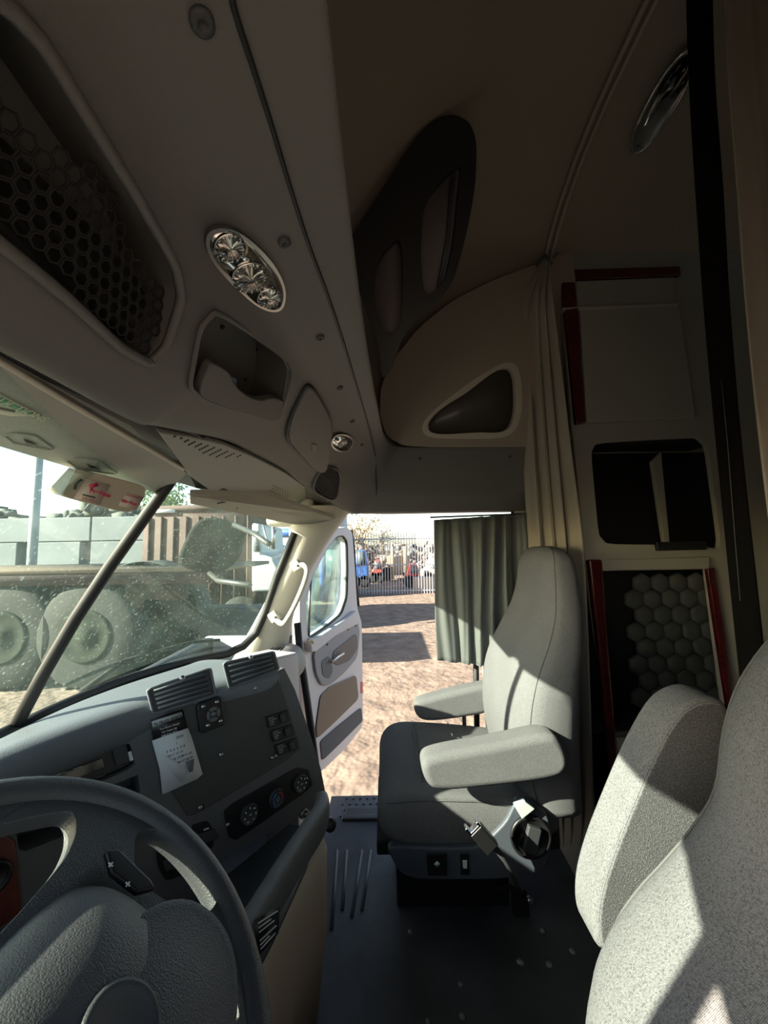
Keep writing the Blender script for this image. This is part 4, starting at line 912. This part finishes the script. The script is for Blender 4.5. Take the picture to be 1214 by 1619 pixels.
# ================================================================== SEATS
pipe_m = mat('seam_grey', (.10, .10, .10), .9)
def seat(name, label, cy, dx, fab, side=1, prof=None):
    """side=1: controls and inner armrest face the aisle at lower Y"""
    r = empty(name, (dx + .3, cy, 0), label, 'seat')
    P = prof or [(.36, .40, .60, .235), (.45, .375, .60, .245), (.56, .365, .60, .255), (.66, .375, .605, .258), (.75, .405, .61, .255), (.84, .455, .625, .24), (.92, .495, .635, .215), (1.0, .515, .638, .19), (1.06, .522, .635, .178), (1.095, .530, .630, .165), (1.120, .543, .618, .135), (1.133, .558, .604, .09), (1.138, .572, .592, .03)]
    dense = cat_rom(P, 4)
    ringf = lambda z, f, b, w: superring((f + b) / 2 + dx, cy, (b - f) / 2, w, z, 3.0, 44)
    MB().loft([ringf(*d) for d in dense]).build('backrest', fab, r)
    for s in (-1, 1):
        pts = [V((f + (b - f) * .205 + dx, cy + s * w * .93, z)) for z, f, b, w in dense[2:-2]]
        MB().tube(pts, .0016, 5).build('seam_piping', pipe_m, r)
    # cushion
    rows = []
    for y, k in ((-.235, .0), (-.225, .75), (-.19, 1.0), (-.1, 1.06), (0, 1.07), (.1, 1.06), (.19, 1.0), (.225, .75), (.235, .0)):
        rows.append((y, k))
    prof2 = [(-.035, .33), (-.03, .40), (.02, .438), (.12, .435), (.3, .42), (.46, .40), (.50, .36), (.50, .30), (.3, .285), (.05, .285), (-.01, .30)]
    cxm, czm = .24, .355
    rings = []
    for y, k in rows:
        kk = .80 + .20 * min(1, k); 
        rings.append([V((cxm + (x - cxm) * kk + dx, cy + y, czm + (z - czm) * (kk if z < .4 else min(1, kk) + (k - 1) * .15 if k > 1 else kk))) for x, z in chaikin(prof2, 2)])
    cols = [cat_rom(c, 3) for c in zip(*rings)]
    MB().loft([list(q) for q in zip(*cols)]).build('cushion', fab, r)
    MB().tube([V((x + dx, cy - .236, z)) for x, z in ((-.01, .41), (.1, .415), (.25, .41), (.4, .39), (.47, .36))], .0022, 5).build('seam_piping', pipe_m, r)
    for x in (.1, .24): MB().tube([V((x + dx, cy + y, .4395 + .002 * (abs(y) < .15))) for y in (-.19, -.1, 0, .1, .19)], .002, 5).build('seam_piping', pipe_m, r)
    return r
ps = seat('passenger_seat', 'grey fabric passenger seat with both armrests lowered, in front of the open door', 1.415, 0, grey_fab)
def armrest(P, y0, th, par, fab, name='armrest'):
    MB_ = MB().prism([V(p) for p in chaikin([tuple(atY(*q, y0)) for q in P], 2)], (0, th, 0)); return MB_.build(name, fab, par, bevel=.022, seg=5, angle=50)
armrest([(664, 1207), (690, 1195), (780, 1180), (868, 1160), (888, 1170), (902, 1200), (900, 1222), (880, 1236), (780, 1248), (690, 1256), (672, 1240)], 1.10, .085, ps, grey_fab)
armrest([(652, 1116), (670, 1106), (760, 1084), (800, 1080), (800, 1125), (700, 1142), (662, 1142)], 1.60, .08, ps, grey_fab)
MB().box(atY(734, 1146, 1.64), (.014, .014, .14)).build('armrest_post', black_m, ps)
# plastic side skirt, controls and pedestal
SK = Plane((0, 1.168, .25), (0, -1, 0), ux=(1, 0, 0)); SK.ux = V((1, 0, 0)); SK.uy = V((0, 0, 1))
skp = rc([SK.c(*q) for q in [(608, 1338), (700, 1342), (760, 1340), (800, 1300), (815, 1268), (842, 1268), (868, 1290), (872, 1340), (862, 1372), (838, 1386), (780, 1392), (660, 1392), (632, 1382)]], 2, .15)
skirt = MB().prism([SK.g(a, b, 0) for a, b in skp], (0, .03, 0)).build('side_skirt', mat('skirt_blue_grey', (.07, .08, .10), .5, bump=.2, bscale=700), ps, bevel=.006)
def kq(P, t, off, name, m, bev=.002, par=None): return MB().prism([SK.w(*q, off) for q in P], SK.n * t).build(name, m, par or ps, bevel=bev)
sp_ = kq([(674, 1348), (705, 1348), (706, 1382), (676, 1382)], .006, .0, 'lever_pocket', black_m, par=skirt)
kq([(686, 1366), (691, 1361), (696, 1366), (691, 1371)], .001, .0065, 'lever_mark', mat('mark_teal', (.45, .7, .68), .5), 0, skirt)
kq([(727, 1348), (740, 1348), (741, 1382), (728, 1382)], .005, .0, 'rocker_switch', black_m, par=skirt); kq([(731, 1360), (738, 1360), (738, 1372), (732, 1372)], .003, .005, 'rocker_mark', white_m, .0005, skirt)
kc = SK.w(838, 1322); MB().lathe([(.058, 0), (.058, .006), (.052, .010), (.050, .004), (.0, .005)], kc, SK.n, 36).build('recliner_knob', black_m, ps)
MB().box(kc + V((0, -.012, 0)), V((.010, 0, .034)), V((0, .008, 0)), V((.018, 0, -.006))).build('knob_grip', dark_m, ps, bevel=.004)
kq([(810, 1268), (826, 1260), (842, 1272), (822, 1288)], .02, .0, 'pale_bracket', mat('bracket_pale', (.5, .56, .52), .5), .003)
MB().box((.20, 1.43, .125), (.36, .20, .25)).box((.18, 1.42, .235), (.44, .34, .04)).build('pedestal', matt_black, ps, bevel=.006)
MB().box((.42, 1.40, .27), (.20, .30, .10)).build('rear_frame', matt_black, ps, bevel=.01)
# seat belt buckle on its stalk
bk = empty('belt_buckle', atY(762, 1322, 1.10), 'black seat belt buckle with a silver mouth beside the passenger cushion', 'belt buckle')
MB().tube([atY(775, 1330, 1.11), atY(800, 1362, 1.12), atY(812, 1385, 1.13), atY(822, 1408, 1.15)], .008, 8).build('stalk', dark_m, bk)
q0_, q1_ = atY(753, 1312, 1.09), atY(776, 1338, 1.09); ax_ = (q1_ - q0_).normalized(); sd = V((ax_.z, 0, -ax_.x))
MB().box((q0_ + q1_) / 2, ax_ * .033, sd * .020, V((0, .012, 0))).build('buckle_body', black_m, bk, bevel=.004)
MB().box(q0_ - ax_ * .006, ax_ * .004, sd * .018, V((0, .010, 0))).box(q0_ - ax_ * .014 + sd * .016, ax_ * .012, sd * .003, V((0, .010, 0))).box(q0_ - ax_ * .010 - sd * .016, ax_ * .008, sd * .003, V((0, .010, 0))).build('buckle_mouth', chrome_m, bk, bevel=.001)
bf = empty('belt_anchor', atZ(828, 1425, .02), 'dark seat belt floor anchor with a bolt behind the passenger seat base', 'anchor')
MB().box(atZ(822, 1428, .03), (.05, .03, .06)).build('bracket', matt_black, bf, bevel=.006)
MB().tube([atZ(785, 1405, .1), atZ(800, 1400, .1), atZ(815, 1408, .08), atZ(835, 1420, .05)], .008, 8).build('strap', matt_black, bf)
MB().sphere(atZ(837, 1423, .062), .010).build('bolt', steel_m, bf)
# driver seat
dprof = [(.30, .25, .62, .24), (.45, .225, .62, .25), (.55, .215, .62, .26), (.63, .222, .62, .262), (.68, .24, .62, .262), (.72, .275, .62, .26), (.76, .32, .62, .255), (.80, .36, .625, .25), (.85, .39, .63, .24), (.92, .405, .635, .235), (.98, .425, .64, .225), (1.04, .455, .64, .20), (1.09, .485, .63, .165), (1.118, .51, .61, .12), (1.128, .54, .59, .05)]
dsx = seat('driver_seat', 'large ribbed grey fabric driver seat in the lower right foreground, sunlit', .27, -.045, grey_fab2, prof=dprof)
# raised aisle armrest of the driver seat
AR = [atY(*q, .625) for q in [(1155, 1112), (1128, 1102), (1100, 1106), (1072, 1124), (1048, 1160), (1018, 1220), (985, 1300), (958, 1370), (942, 1430), (940, 1480), (950, 1512), (985, 1500), (1060, 1400), (1140, 1280), (1165, 1180)]]
MB().prism([V(p) for p in chaikin([tuple(p) for p in AR], 2)], (0, .07, 0)).build('armrest', grey_fab2, dsx, bevel=.024, seg=5, angle=50)

# ================================================================== OPEN PASSENGER DOOR
HP = V((-.40, 1.80, .6)); dd_ = V((.265, .964, 0)).normalized(); DN = V((dd_.y, -dd_.x, 0))
DP = Plane(HP, DN, ux=dd_); DP.ux = dd_; DP.uy = V((0, 0, 1)); DP.n = DN
td = empty('truck_door', HP, 'open passenger door with pale grey inner trim and a framed window', 'door')
gl_ = [DP.c(*q) for q in [(488, 1012), (484, 985), (484, 940), (497, 905), (515, 872), (532, 848), (543, 846), (550, 856), (551, 900), (550, 945), (541, 972), (520, 990)]]
fo_ = [DP.c(*q) for q in [(474, 1022), (474, 935), (492, 890), (515, 850), (532, 835), (548, 833), (557, 842), (560, 880), (565, 962), (572, 985), (573, 1060), (574, 1148), (545, 1185), (503, 1224), (490, 1160), (480, 1060)]]
frame = MB().holed(rc(fo_, 1, .1), [rc(gl_, 2, .15)], DP, .05, -.05).build('door_shell', doorp_m, td, bevel=.006)
MB().holed(shrink(rc(fo_, 1, .1), .012), [shrink(rc(gl_, 2, .15), .0)], DP, .025, -.075).build('outer_skin', navy_m, td, bevel=.006)
rim(DP, rc(gl_, 2, .15), .009, 'window_seal', seal_m, td, -.01)
MB().prism([DP.g(a, b, -.03) for a, b in rc(gl_, 2, .15)], -DP.n * .004).build('window_glass', glass2_m, td)
MB().tube([DP.w(492, 905, -.02), DP.w(487, 1008, -.02)], .009, 8).build('vent_bar', steel_m, td)
MB().tube([DP.w(*q, -.02) for q in ((555, 838), (559, 870), (561, 910), (566, 958))], .012, 8).build('edge_seal', seal_m, td)
def wq(P, t, off, name, m, bev=.004, par=None, rnd=None):
    P2 = [DP.c(*q) for q in P]
    if rnd: P2 = rc(P2, 2, rnd)
    return MB().prism([DP.g(a, b, off) for a, b in P2], DP.n * t).build(name, m, par or td, bevel=bev)
wq([(480, 1012), (500, 1004), (540, 978), (556, 965), (560, 985), (520, 1006), (490, 1030), (482, 1030)], .035, .0, 'upper_ledge', doorp_m, .008)
hd = wq([(492, 1030), (520, 1005), (562, 978), (566, 1000), (562, 1040), (540, 1065), (518, 1083), (505, 1083), (496, 1065)], .014, .0, 'handle_surround', doord_m, .004, rnd=.15)
wq([(522, 1030), (535, 1020), (560, 1000), (562, 1025), (548, 1045), (530, 1052), (522, 1048)], .004, .014, 'handle_recess', mat('recess_grey', (.06, .06, .075), .5), .002, rnd=.15)
MB().tube([DP.w(*q, .035) for q in ((524, 1047), (532, 1040), (543, 1033))], .007, 8).build('door_handle', steel_m, hd)
wq([(503, 1046), (516, 1036), (522, 1060), (516, 1073), (506, 1068)], .003, .014, 'speaker_grille', mat('grille_grey', (.14, .14, .15), .7, bump=1, bscale=900), .001, rnd=.15)
for q in ((497, 1030), (517, 1019), (550, 995), (562, 990)): MB().sphere(DP.w(*q, .014), .006, 8, 6).build('screw', black_m, hd)
pk = wq([(505, 1100), (520, 1085), (562, 1066), (566, 1105), (530, 1140), (500, 1168), (498, 1150)], .006, .0, 'map_pocket', mat('pocket_shade', (.02, .022, .03), .35), .003, rnd=.1)  # flat plate; the shade of the recess is put into its dark colour
wq([(505, 1172), (530, 1150), (570, 1118), (572, 1140), (540, 1172), (508, 1203)], .006, .0, 'carpet_strip', carpet_m, .002, rnd=.08)
wq([(570, 1078), (573, 1078), (573, 1096), (570, 1096)], .004, .0, 'red_reflector', mat('reflector_red', (.6, .05, .04), .3), .001)
MB().tube([DP.w(482, 1016, .03), DP.w(487, 1010, .045), DP.w(494, 1012, .045), DP.w(496, 1018, .03)], .006, 6).build('latch_knob', beige_m, td)
# door hinge side seal post
tag(MB().tube([atY(470, 985, 1.76), atY(474, 1030, 1.76), atY(486, 1110, 1.76), atY(500, 1215, 1.76)], .016, 8).build('trim_10', seal_m), kind='structure')
# tread step outside the sill
ts = empty('tread_step', (.02, 1.86, -.05), 'dark dimpled step plate outside the door sill', 'step')
MB().box((.12, 1.90, -.065), (.80, .16, .02)).build('step_plate', mat('step_metal', (.10, .11, .13), .5), ts, bevel=.004)
dm = MB()
for i in range(22):
    for j in range(4): dm.lathe([(.008, 0), (.006, .004), (0, .005)], (-.22 + i * .033 + (j % 2) * .016, 1.835 + j * .04, -.055), (0, 0, 1), 8)
dm.build('dimples', mat('step_dimple', (.05, .05, .06), .5), ts)
# side mirror on two arms outside the windshield
mr = empty('side_mirror', atY(330, 870, 2.15), 'dark passenger side mirror on tubular arms seen through the dusty windshield', 'mirror')
MP = Plane(atY(330, 870, 2.15), (.45, -.9, 0)); MP.uy = V((0, 0, 1)); MP.ux = V((.9, .45, 0)).normalized()
mo = rc([MP.c(*q) for q in [(281, 880), (300, 838), (316, 820), (345, 817), (372, 828), (388, 845), (385, 870), (370, 895), (345, 908), (300, 902), (283, 893)]], 2, .2)
MB().prism([MP.g(a, b, -.05) for a, b in mo], MP.n * .05).build('mirror_housing', mat('mirror_shell', (.02, .026, .025), .9, spec=.1), mr, bevel=.02, seg=4)
for P in (((370, 830), (400, 843), (425, 860)), ((330, 905), (345, 918), (395, 925))):
    MB().tube([atY(*P[0], 2.17), atY(*P[1], 2.0), atY(*P[2], 1.79)], .014, 8).build('mirror_arm', mat('arm_black', (.05, .055, .055), .4), mr)

# small loose things
for k, (x, y, s) in enumerate(((648, 1475, .006), (823, 1522, .008), (868, 1525, .008), (728, 1557, .005), (731, 1608, .006), (676, 1617, .005), (858, 1473, .006), (905, 1505, .007))):
    p = atZ(x, y, 0); m = MB()
    P = [(p.x + s * (1 + .5 * random.random()) * math.cos(t), p.y + s * (1 + .5 * random.random()) * math.sin(t), .0005) for t in np.linspace(0, 6.28, 7, endpoint=False)]
    tag(m.prism(P, (0, 0, .003)).build('floor_debris', mat('debris_pale', (.3, .29, .27), .9)), 'pale scrap of debris on the black floor mat', 'debris', 'scraps on the floor mat')
MB().lathe([(.012, 0), (.016, .01), (.016, .03), (.010, .034), (0, .034)], atY(519, 1302, 1.12), V((.3, -.8, .4)), 16).build('corner_knob', black_m, ds)

# ================================================================== OUTSIDE
GZ = -1.2
gm_ = mat('yard_asphalt', (.15, .117, .094), 0.95, bump=1.0, bscale=5, bdist=.06, col2=(.255, .20, .16), vscale=2.6, detail=12)
grd = MB().grid([[V((x, y, GZ + .02 * math.sin(x * 1.3) * math.sin(y * .9))) for x in np.linspace(-80, 60, 60)] for y in np.linspace(-40, 110, 60)]).build('ground', gm_); grd['kind'] = 'structure'
# steel fence
YF = 19.0; ztop = atY(625, 843, YF).z; fn = empty('steel_fence', (1, YF, GZ), 'tall pale steel picket fence across the yard', 'fence')
fm_ = mat('fence_paint', (.42, .44, .50), .5, metal=.3)
x0, x1 = -2.15, 9.0; n = int((x1 - x0) / .135)
for k in range(n):
    x = x0 + k * .135
    if -2.2 < x < 4.2: MB().box((x, YF, (ztop + GZ) / 2), (.035, .035, ztop - GZ)).build('picket', fm_, fn, smooth=False)
oth = MB()
for k in range(n):
    x = x0 + k * .135
    if not -2.2 < x < 4.2: oth.box((x, YF, (ztop + GZ) / 2), (.035, .035, ztop - GZ))
o = oth.build('picket_rows', fm_, fn, smooth=False); o['kind'] = 'stuff'
for z in (atY(625, 852, YF).z, atY(625, 893, YF).z, atY(625, 934, YF).z): MB().box(((x0 + x1) / 2, YF + .03, z), (x1 - x0, .05, .06)).build('rail', fm_, fn)
# building with USED TRUCKS sign
BP = Plane((-6, 17.5, 0), (0, -1, 0), ux=(1, 0, 0)); BP.ux = V((1, 0, 0)); BP.uy = V((0, 0, 1))
bl = empty('sales_building', (-5.5, 18, GZ), 'white building with blue stripe and blue USED TRUCKS lettering', 'building')
blue_m = mat('sign_blue', (.04, .12, .45), .5); bw = mat('building_white', (.40, .43, .46), .8)
bx0, bx1 = atY(396, 900, 17.5).x, atY(542, 900, 17.5).x
MB().box(((bx0 + bx1) / 2, 18.6, 1.3), (bx1 - bx0, 2.2, 5.0)).build('wall', bw, bl)
a_, b_ = atY(400, 838, 17.45), atY(541, 849, 17.45)
MB().box(((bx0 + bx1) / 2, 17.47, atY(430, 842, 17.4).z), (bx1 - bx0, .06, .34)).build('blue_stripe', blue_m, bl)
MB().box((atY(509, 900, 17.4).x, 17.46, (GZ + 2.0) / 2), (.25, .06, 3.2)).build('blue_post', blue_m, bl)
text('sign_letters', 'USED TRUCKS', BP, (atY(416, 872, 17.4).x - BP.p.x, atY(416, 872, 17.4).z), .42, blue_m, bl, off=.05, bold=.008)
MB().box((atY(530, 880, 17.4).x, 17.47, .4), (.9, .05, 1.2)).build('window', mat('far_window', (.12, .16, .17), .2), bl)
# rusty container
rm = mat('rust_brown', (.075, .045, .04), .8, col2=(.05, .032, .028), vscale=.8, bump=.3, bscale=10)
rcn = empty('container', (-5.4, 11.5, GZ), 'rust-brown roll-off container beyond the windshield', 'container')
cx0, cx1 = atY(226, 850, 11).x, atY(402, 850, 11).x; ctz = atY(300, 803, 11).z
MB().box(((cx0 + cx1) / 2, 12, (ctz + GZ) / 2 + .1), (cx1 - cx0, 2.0, ctz - GZ - .2)).build('box', rm, rcn)
rb = MB()
for k in range(9): rb.box((cx0 + (cx1 - cx0) * (k + .5) / 9, 10.97, (ctz + GZ) / 2), (.05, .05, ctz - GZ - .5))
rb.build('ribs', rm, rcn); MB().box(((cx0 + cx1) / 2, 11, ctz), (cx1 - cx0 + .1, .14, .14)).build('top_rail', rm, rcn)
MB().box((atY(255, 808, 10.9).x, 10.93, atY(255, 808, 10.9).z), (.75, .03, .1)).build('pale_plate', white_m, rcn)
# concrete block wall
bwm = mat('concrete_block', (.17, .20, .215), .9, var=.12, vscale=.6, bump=.3, bscale=8)
wz1 = atY(110, 818, 12.5).z; wl = empty('block_wall', (-12, 12.5, GZ), 'pale blue-grey wall of stacked concrete blocks behind the trailer', 'wall')
rowz = [(wz1 - .78, wz1), (wz1 - 1.58, wz1 - .80), (wz1 - 2.38, wz1 - 1.60), (GZ, wz1 - 2.40)]
bk_ = MB()
for r_, (za, zb) in enumerate(rowz):
    x = atY(228, 850, 12.5).x
    while x > -32:
        w = 1.75; bk_.box((x - w / 2 - (r_ % 2) * 0, 12.9, (za + zb) / 2), (w - .04, .8, zb - za)); x -= w + (r_ % 2) * .3
bk_.build('blocks', bwm, wl, bevel=.03)
MB().box((-20, 13.1, (wz1 + GZ) / 2 - .05), (24, .6, wz1 - GZ - .1)).build('mortar', mat('joint_dark', (.2, .2, .2), .9), wl)
# scrap heap behind the wall
sc_ = MB()
for k in range(260):
    x = random.uniform(-26, -8.2); h = wz1 - .1 + .75 * abs(math.sin(x * .55 + 1)) * random.random()
    sc_.box((x, 14.2 + random.random(), h), V((random.uniform(.05, .4), 0, random.uniform(-.1, .1))), V((0, .2, 0)), V((random.uniform(-.1, .1), 0, random.uniform(.04, .2))))
tag(sc_.build('scrap_heap', mat('scrap_dark', (.10, .12, .11), .9)), 'dark heap of scrap showing above the block wall', 'scrap heap', kind='stuff')
pz = atY(62, 700, 10.5); tag(MB().tube([V((pz.x, 10.5, GZ)), V((pz.x, 10.5, pz.z + 1.5))], .11, 10).build('utility_pole', mat('pole_grey', (.33, .40, .42), .7)), 'grey round pole standing in front of the block wall', 'pole')
# flatbed trailer close by, on big tyres
ft = empty('flatbed_trailer', (-5, 7, GZ), 'long flatbed trailer with a sunlit deck edge seen through the windshield', 'trailer')
YT = 6.6; dk = atY(200, 898, YT).z; xr = atY(356, 898, YT).x; tm = mat('trailer_dark', (.045, .055, .05), .7)
MB().box(((xr - 14) / 2, YT + 1.25, dk - .04), (xr + 14, 2.5, .07)).build('deck', mat('deck_boards', (.24, .19, .135), .8), ft)
MB().box(((xr - 14) / 2, YT + .06, dk - .18), (xr + 14, .08, .20)).box(((xr - 14) / 2 - .4, YT + .5, dk - .42), (xr + 13, .15, .35)).build('frame_rail', rm, ft)
tyre_m = mat('tyre_rubber', (.022, .025, .023), .85, bump=.5, bscale=30)
for (px, py, Y, r) in ((150, 1004, 6.9, .90), (20, 1020, 6.9, .90), (236, 985, 7.9, .98)):
    c = atY(px, py, Y); c.z = GZ + r
    w_ = MB().lathe([(r * .45, -.22), (r * .9, -.24), (r, -.16), (r, .16), (r * .9, .24), (r * .45, .22)], c, (0, 1, 0), 48).build('tyre', tyre_m, ft)
    tr_ = MB()
    for k in range(30):
        t = 2 * math.pi * k / 30; d = V((math.cos(t), 0, math.sin(t))); t2 = V((-math.sin(t), 0, math.cos(t)))
        for s in (-1, 1): tr_.box(c + d * (r + .012) + V((0, s * .09, 0)), d * .02, t2 * .03 + V((0, s * .02, 0)), V((0, .09, 0)) + t2 * .04)
    tr_.build('tread_lugs', tyre_m, w_)
    MB().lathe([(r * .50, -.21), (r * .49, -.25), (r * .44, -.25), (r * .38, -.225), (r * .16, -.225), (r * .15, -.27), (0, -.27)], c, (0, 1, 0), 32).build('wheel_rim', mat('rim_olive', (.03, .036, .028), .9, spec=.1), w_)
# mudguard arch
c = atY(236, 985, 7.9); c.z = GZ + .98
arc = [(c + V((1.14 * math.cos(t), 0, 1.14 * math.sin(t)))) for t in np.linspace(math.radians(5), math.radians(165), 24)]
MB().grid([[p + V((0, y, 0)) for p in arc] for y in (-.3, .3)]).build('mudguard', tm, ft, solid=.02)
# white truck tractor parked by the sign
wt = empty('parked_truck', (-3.6, 10, GZ), 'white truck cab parked beside the rusty container', 'truck')
wm = mat('truck_white', (.40, .44, .45), .35)
x0_, x1_ = atY(399, 880, 10.3).x, atY(436, 880, 10.3).x; zt = atY(410, 822, 10.3).z
MB().prism([atY(*q, 10.3) for q in [(397, 826), (411, 829), (414, 876), (431, 882), (443, 903), (446, 935), (397, 937)]], (0, 2.3, 0)).build('cab_body', wm, wt, bevel=.08)
MB().prism([atY(*q, 10.28) for q in ((400, 838), (409, 840), (410, 872), (400, 872))], (0, .02, 0)).build('side_window', mat('far_window', (.12, .16, .17), .2), wt)
MB().tube([atY(432, 830, 10.1), atY(432, 868, 10.1)], .05, 8).build('mirror_pole', steel_m, wt)
MB().tube([atY(416, 830, 10.1), atY(425, 868, 10.1), atY(437, 838, 10.1)], .025, 6).build('mirror_bracket', steel_m, wt)
tx = atY(448, 915, 10.5); MB().lathe([(.2, -.15), (.5, -.16), (.53, 0), (.5, .16), (.2, .15)], (tx.x, 10.5, GZ + .53), (0, 1, 0), 28).build('tyre', tyre_m, wt)
tx = atY(410, 915, 10.5); MB().lathe([(.2, -.15), (.5, -.16), (.53, 0), (.5, .16), (.2, .15)], (tx.x - .5, 10.5, GZ + .53), (0, 1, 0), 28).build('tyre', tyre_m, wt)
MB().box((x0_ + .3, 10.6, -.75), (1.2, .5, .5)).build('fuel_tank', steel_m, wt, bevel=.08)
# pallet of machinery below the container end
tag(MB().box((atY(372, 930, 9).x, 9.2, -.7), (1.5, .7, 1.0)).build('metal_crate', mat('crate_grey', (.12, .14, .15), .8), bevel=.05), 'grey metal crate on the ground beside the white truck', 'crate')
# yard machines behind the fence
fk = empty('forklift', (1.2, 26, GZ), 'tan forklift with a tall mast behind the steel fence', 'forklift')
tanm = mat('forklift_tan', (.36, .30, .22), .7); YK = 26.0
for x in (620, 640): p = atY(x, 862, YK); MB().box((p.x, YK, (p.z + GZ) / 2 + .1), (.22, .2, p.z - GZ)).build('mast_rail', tanm, fk)
p = atY(630, 862, YK); MB().box((p.x, YK, p.z), (.9, .2, .15)).box((p.x, YK, p.z - .45), (.8, .15, .12)).build('mast_crossbar', tanm, fk)
p = atY(630, 912, YK); MB().box((p.x, YK + 1, GZ + 1.0), (1.5, 1.6, 1.3)).build('forklift_body', tanm, fk, bevel=.1)
for x in (612, 648): p = atY(x, 925, YK); MB().lathe([(.2, -.12), (.45, -.12), (.45, .12), (.2, .12)], (p.x, YK + .2, GZ + .45), (0, 1, 0), 20).build('tyre', tyre_m, fk)
def wreck(px0, px1, pt, Y, col, label, name='scrap_car'):
    a, b = atY(px0, pt, Y), atY(px1, pt, Y); w = b.x - a.x; z = a.z; r = empty(name, ((a.x + b.x) / 2, Y, GZ), label, 'vehicle'); m_ = mat(name + label[:6], col, .5)
    MB().prism([V((a.x, Y, GZ + .4)), V((a.x, Y, GZ + .5 * (z - GZ))), V((a.x + w * .2, Y, GZ + .6 * (z - GZ))), V((a.x + w * .35, Y, z)), V((a.x + w * .8, Y, z)), V((b.x, Y, GZ + .6 * (z - GZ))), V((b.x, Y, GZ + .4))], (0, 1.8, 0)).build('body_shell', m_, r, bevel=.06)
    MB().prism([V((a.x + w * .3, Y - .02, GZ + .62 * (z - GZ))), V((a.x + w * .38, Y - .02, z - .08)), V((a.x + w * .76, Y - .02, z - .08)), V((a.x + w * .9, Y - .02, GZ + .62 * (z - GZ)))], (0, .03, 0)).build('side_window', mat('far_window', (.12, .16, .17), .2), r)
    for q in (.2, .8): MB().lathe([(.15, -.1), (.34, -.1), (.34, .1), (.15, .1)], (a.x + w * q, Y + .1, GZ + .34), (0, 1, 0), 18).build('tyre', tyre_m, r)
wreck(556, 581, 870, 22, (.05, .16, .5), 'blue truck cab behind the left part of the fence')
wreck(586, 604, 886, 24.5, (.45, .08, .06), 'faded red car left of the forklift')
wreck(643, 663, 893, 21.5, (.6, .04, .03), 'bright red car right of the forklift')
wreck(668, 708, 884, 23.6, (.4, .38, .34), 'pale grey car behind the right part of the fence')
scr = MB()
for k in range(300):
    x = random.uniform(-6, 11); Y = 34 + random.random() * 2; h = GZ + random.random() * 2.3
    scr.box((x, Y, h), V((random.uniform(.1, .5), 0, random.uniform(-.3, .3))), V((0, .2, 0)), V((random.uniform(-.1, .1), 0, random.uniform(.05, .3))))
tag(scr.build('scrap_rows', mat('scrap_mixed', (.30, .27, .24), .9, col2=(.14, .15, .17), vscale=.7)), 'jumble of scrap parts piled behind the fence', 'scrap', kind='stuff')
tag(MB().box((atY(678, 920, 20).x, 20.0, GZ + .35), (1.6, .8, .7)).build('pallet_stack', mat('pallet_wood', (.42, .34, .27), .8), bevel=.02), 'low stack of pale pallets behind the right end of the fence', 'pallets')
# trees
def tree(px, py, Y, r, col, label, n=1500, dens=1.0, leaf=.09):
    c = atY(px, py, Y); root = empty('tree', (c.x, Y, GZ), label, 'tree'); bm_ = mat('bark', (.16, .12, .09), .9)
    tb = MB().tube([(c.x, Y, GZ), (c.x + .1, Y, (GZ + c.z) / 2), (c.x, Y, c.z)], [.2, .15, .07], 8)
    tips = []
    for k in range(16):
        t = random.uniform(0, 6.28); e = random.uniform(-.2, 1.2); d = V((math.cos(t) * math.cos(e), math.sin(t) * math.cos(e), math.sin(e))); s0 = V((c.x, Y, c.z - random.uniform(.2, 1.6)))
        e1 = s0 + d * r * .6; e2 = s0 + d * r + V((0, 0, .2)); tb.tube([s0, e1, e2], [.05, .03, .012], 5); tips += [e1, e2, (e1 + e2) / 2, s0.lerp(e1, .6)]
    tb.build('trunk', bm_, root); lf = MB()
    for k in range(n):
        p = random.choice(tips) + V([random.gauss(0, r * .20) for _ in range(3)]); a = V([random.uniform(-1, 1) for _ in range(3)]).normalized(); b = a.orthogonal().normalized()
        lf.add([p - a * leaf, p + b * leaf * .5, p + a * leaf, p - b * leaf * .5], [(0, 1, 2, 3)])
    lf.build('foliage', mat('leaf' + label[:5], col, .7), root)
tree(262, 790, 18.5, 1.3, (.16, .26, .10), 'green leafy tree rising behind the container', 2600)
tree(572, 838, 30, 2.2, (.36, .30, .17), 'sparse yellow-brown tree above the fence', 1300, leaf=.10)
tree(604, 845, 42, 2.0, (.22, .25, .20), 'thin grey-green tree right of the yellow-brown one', 800, leaf=.10)
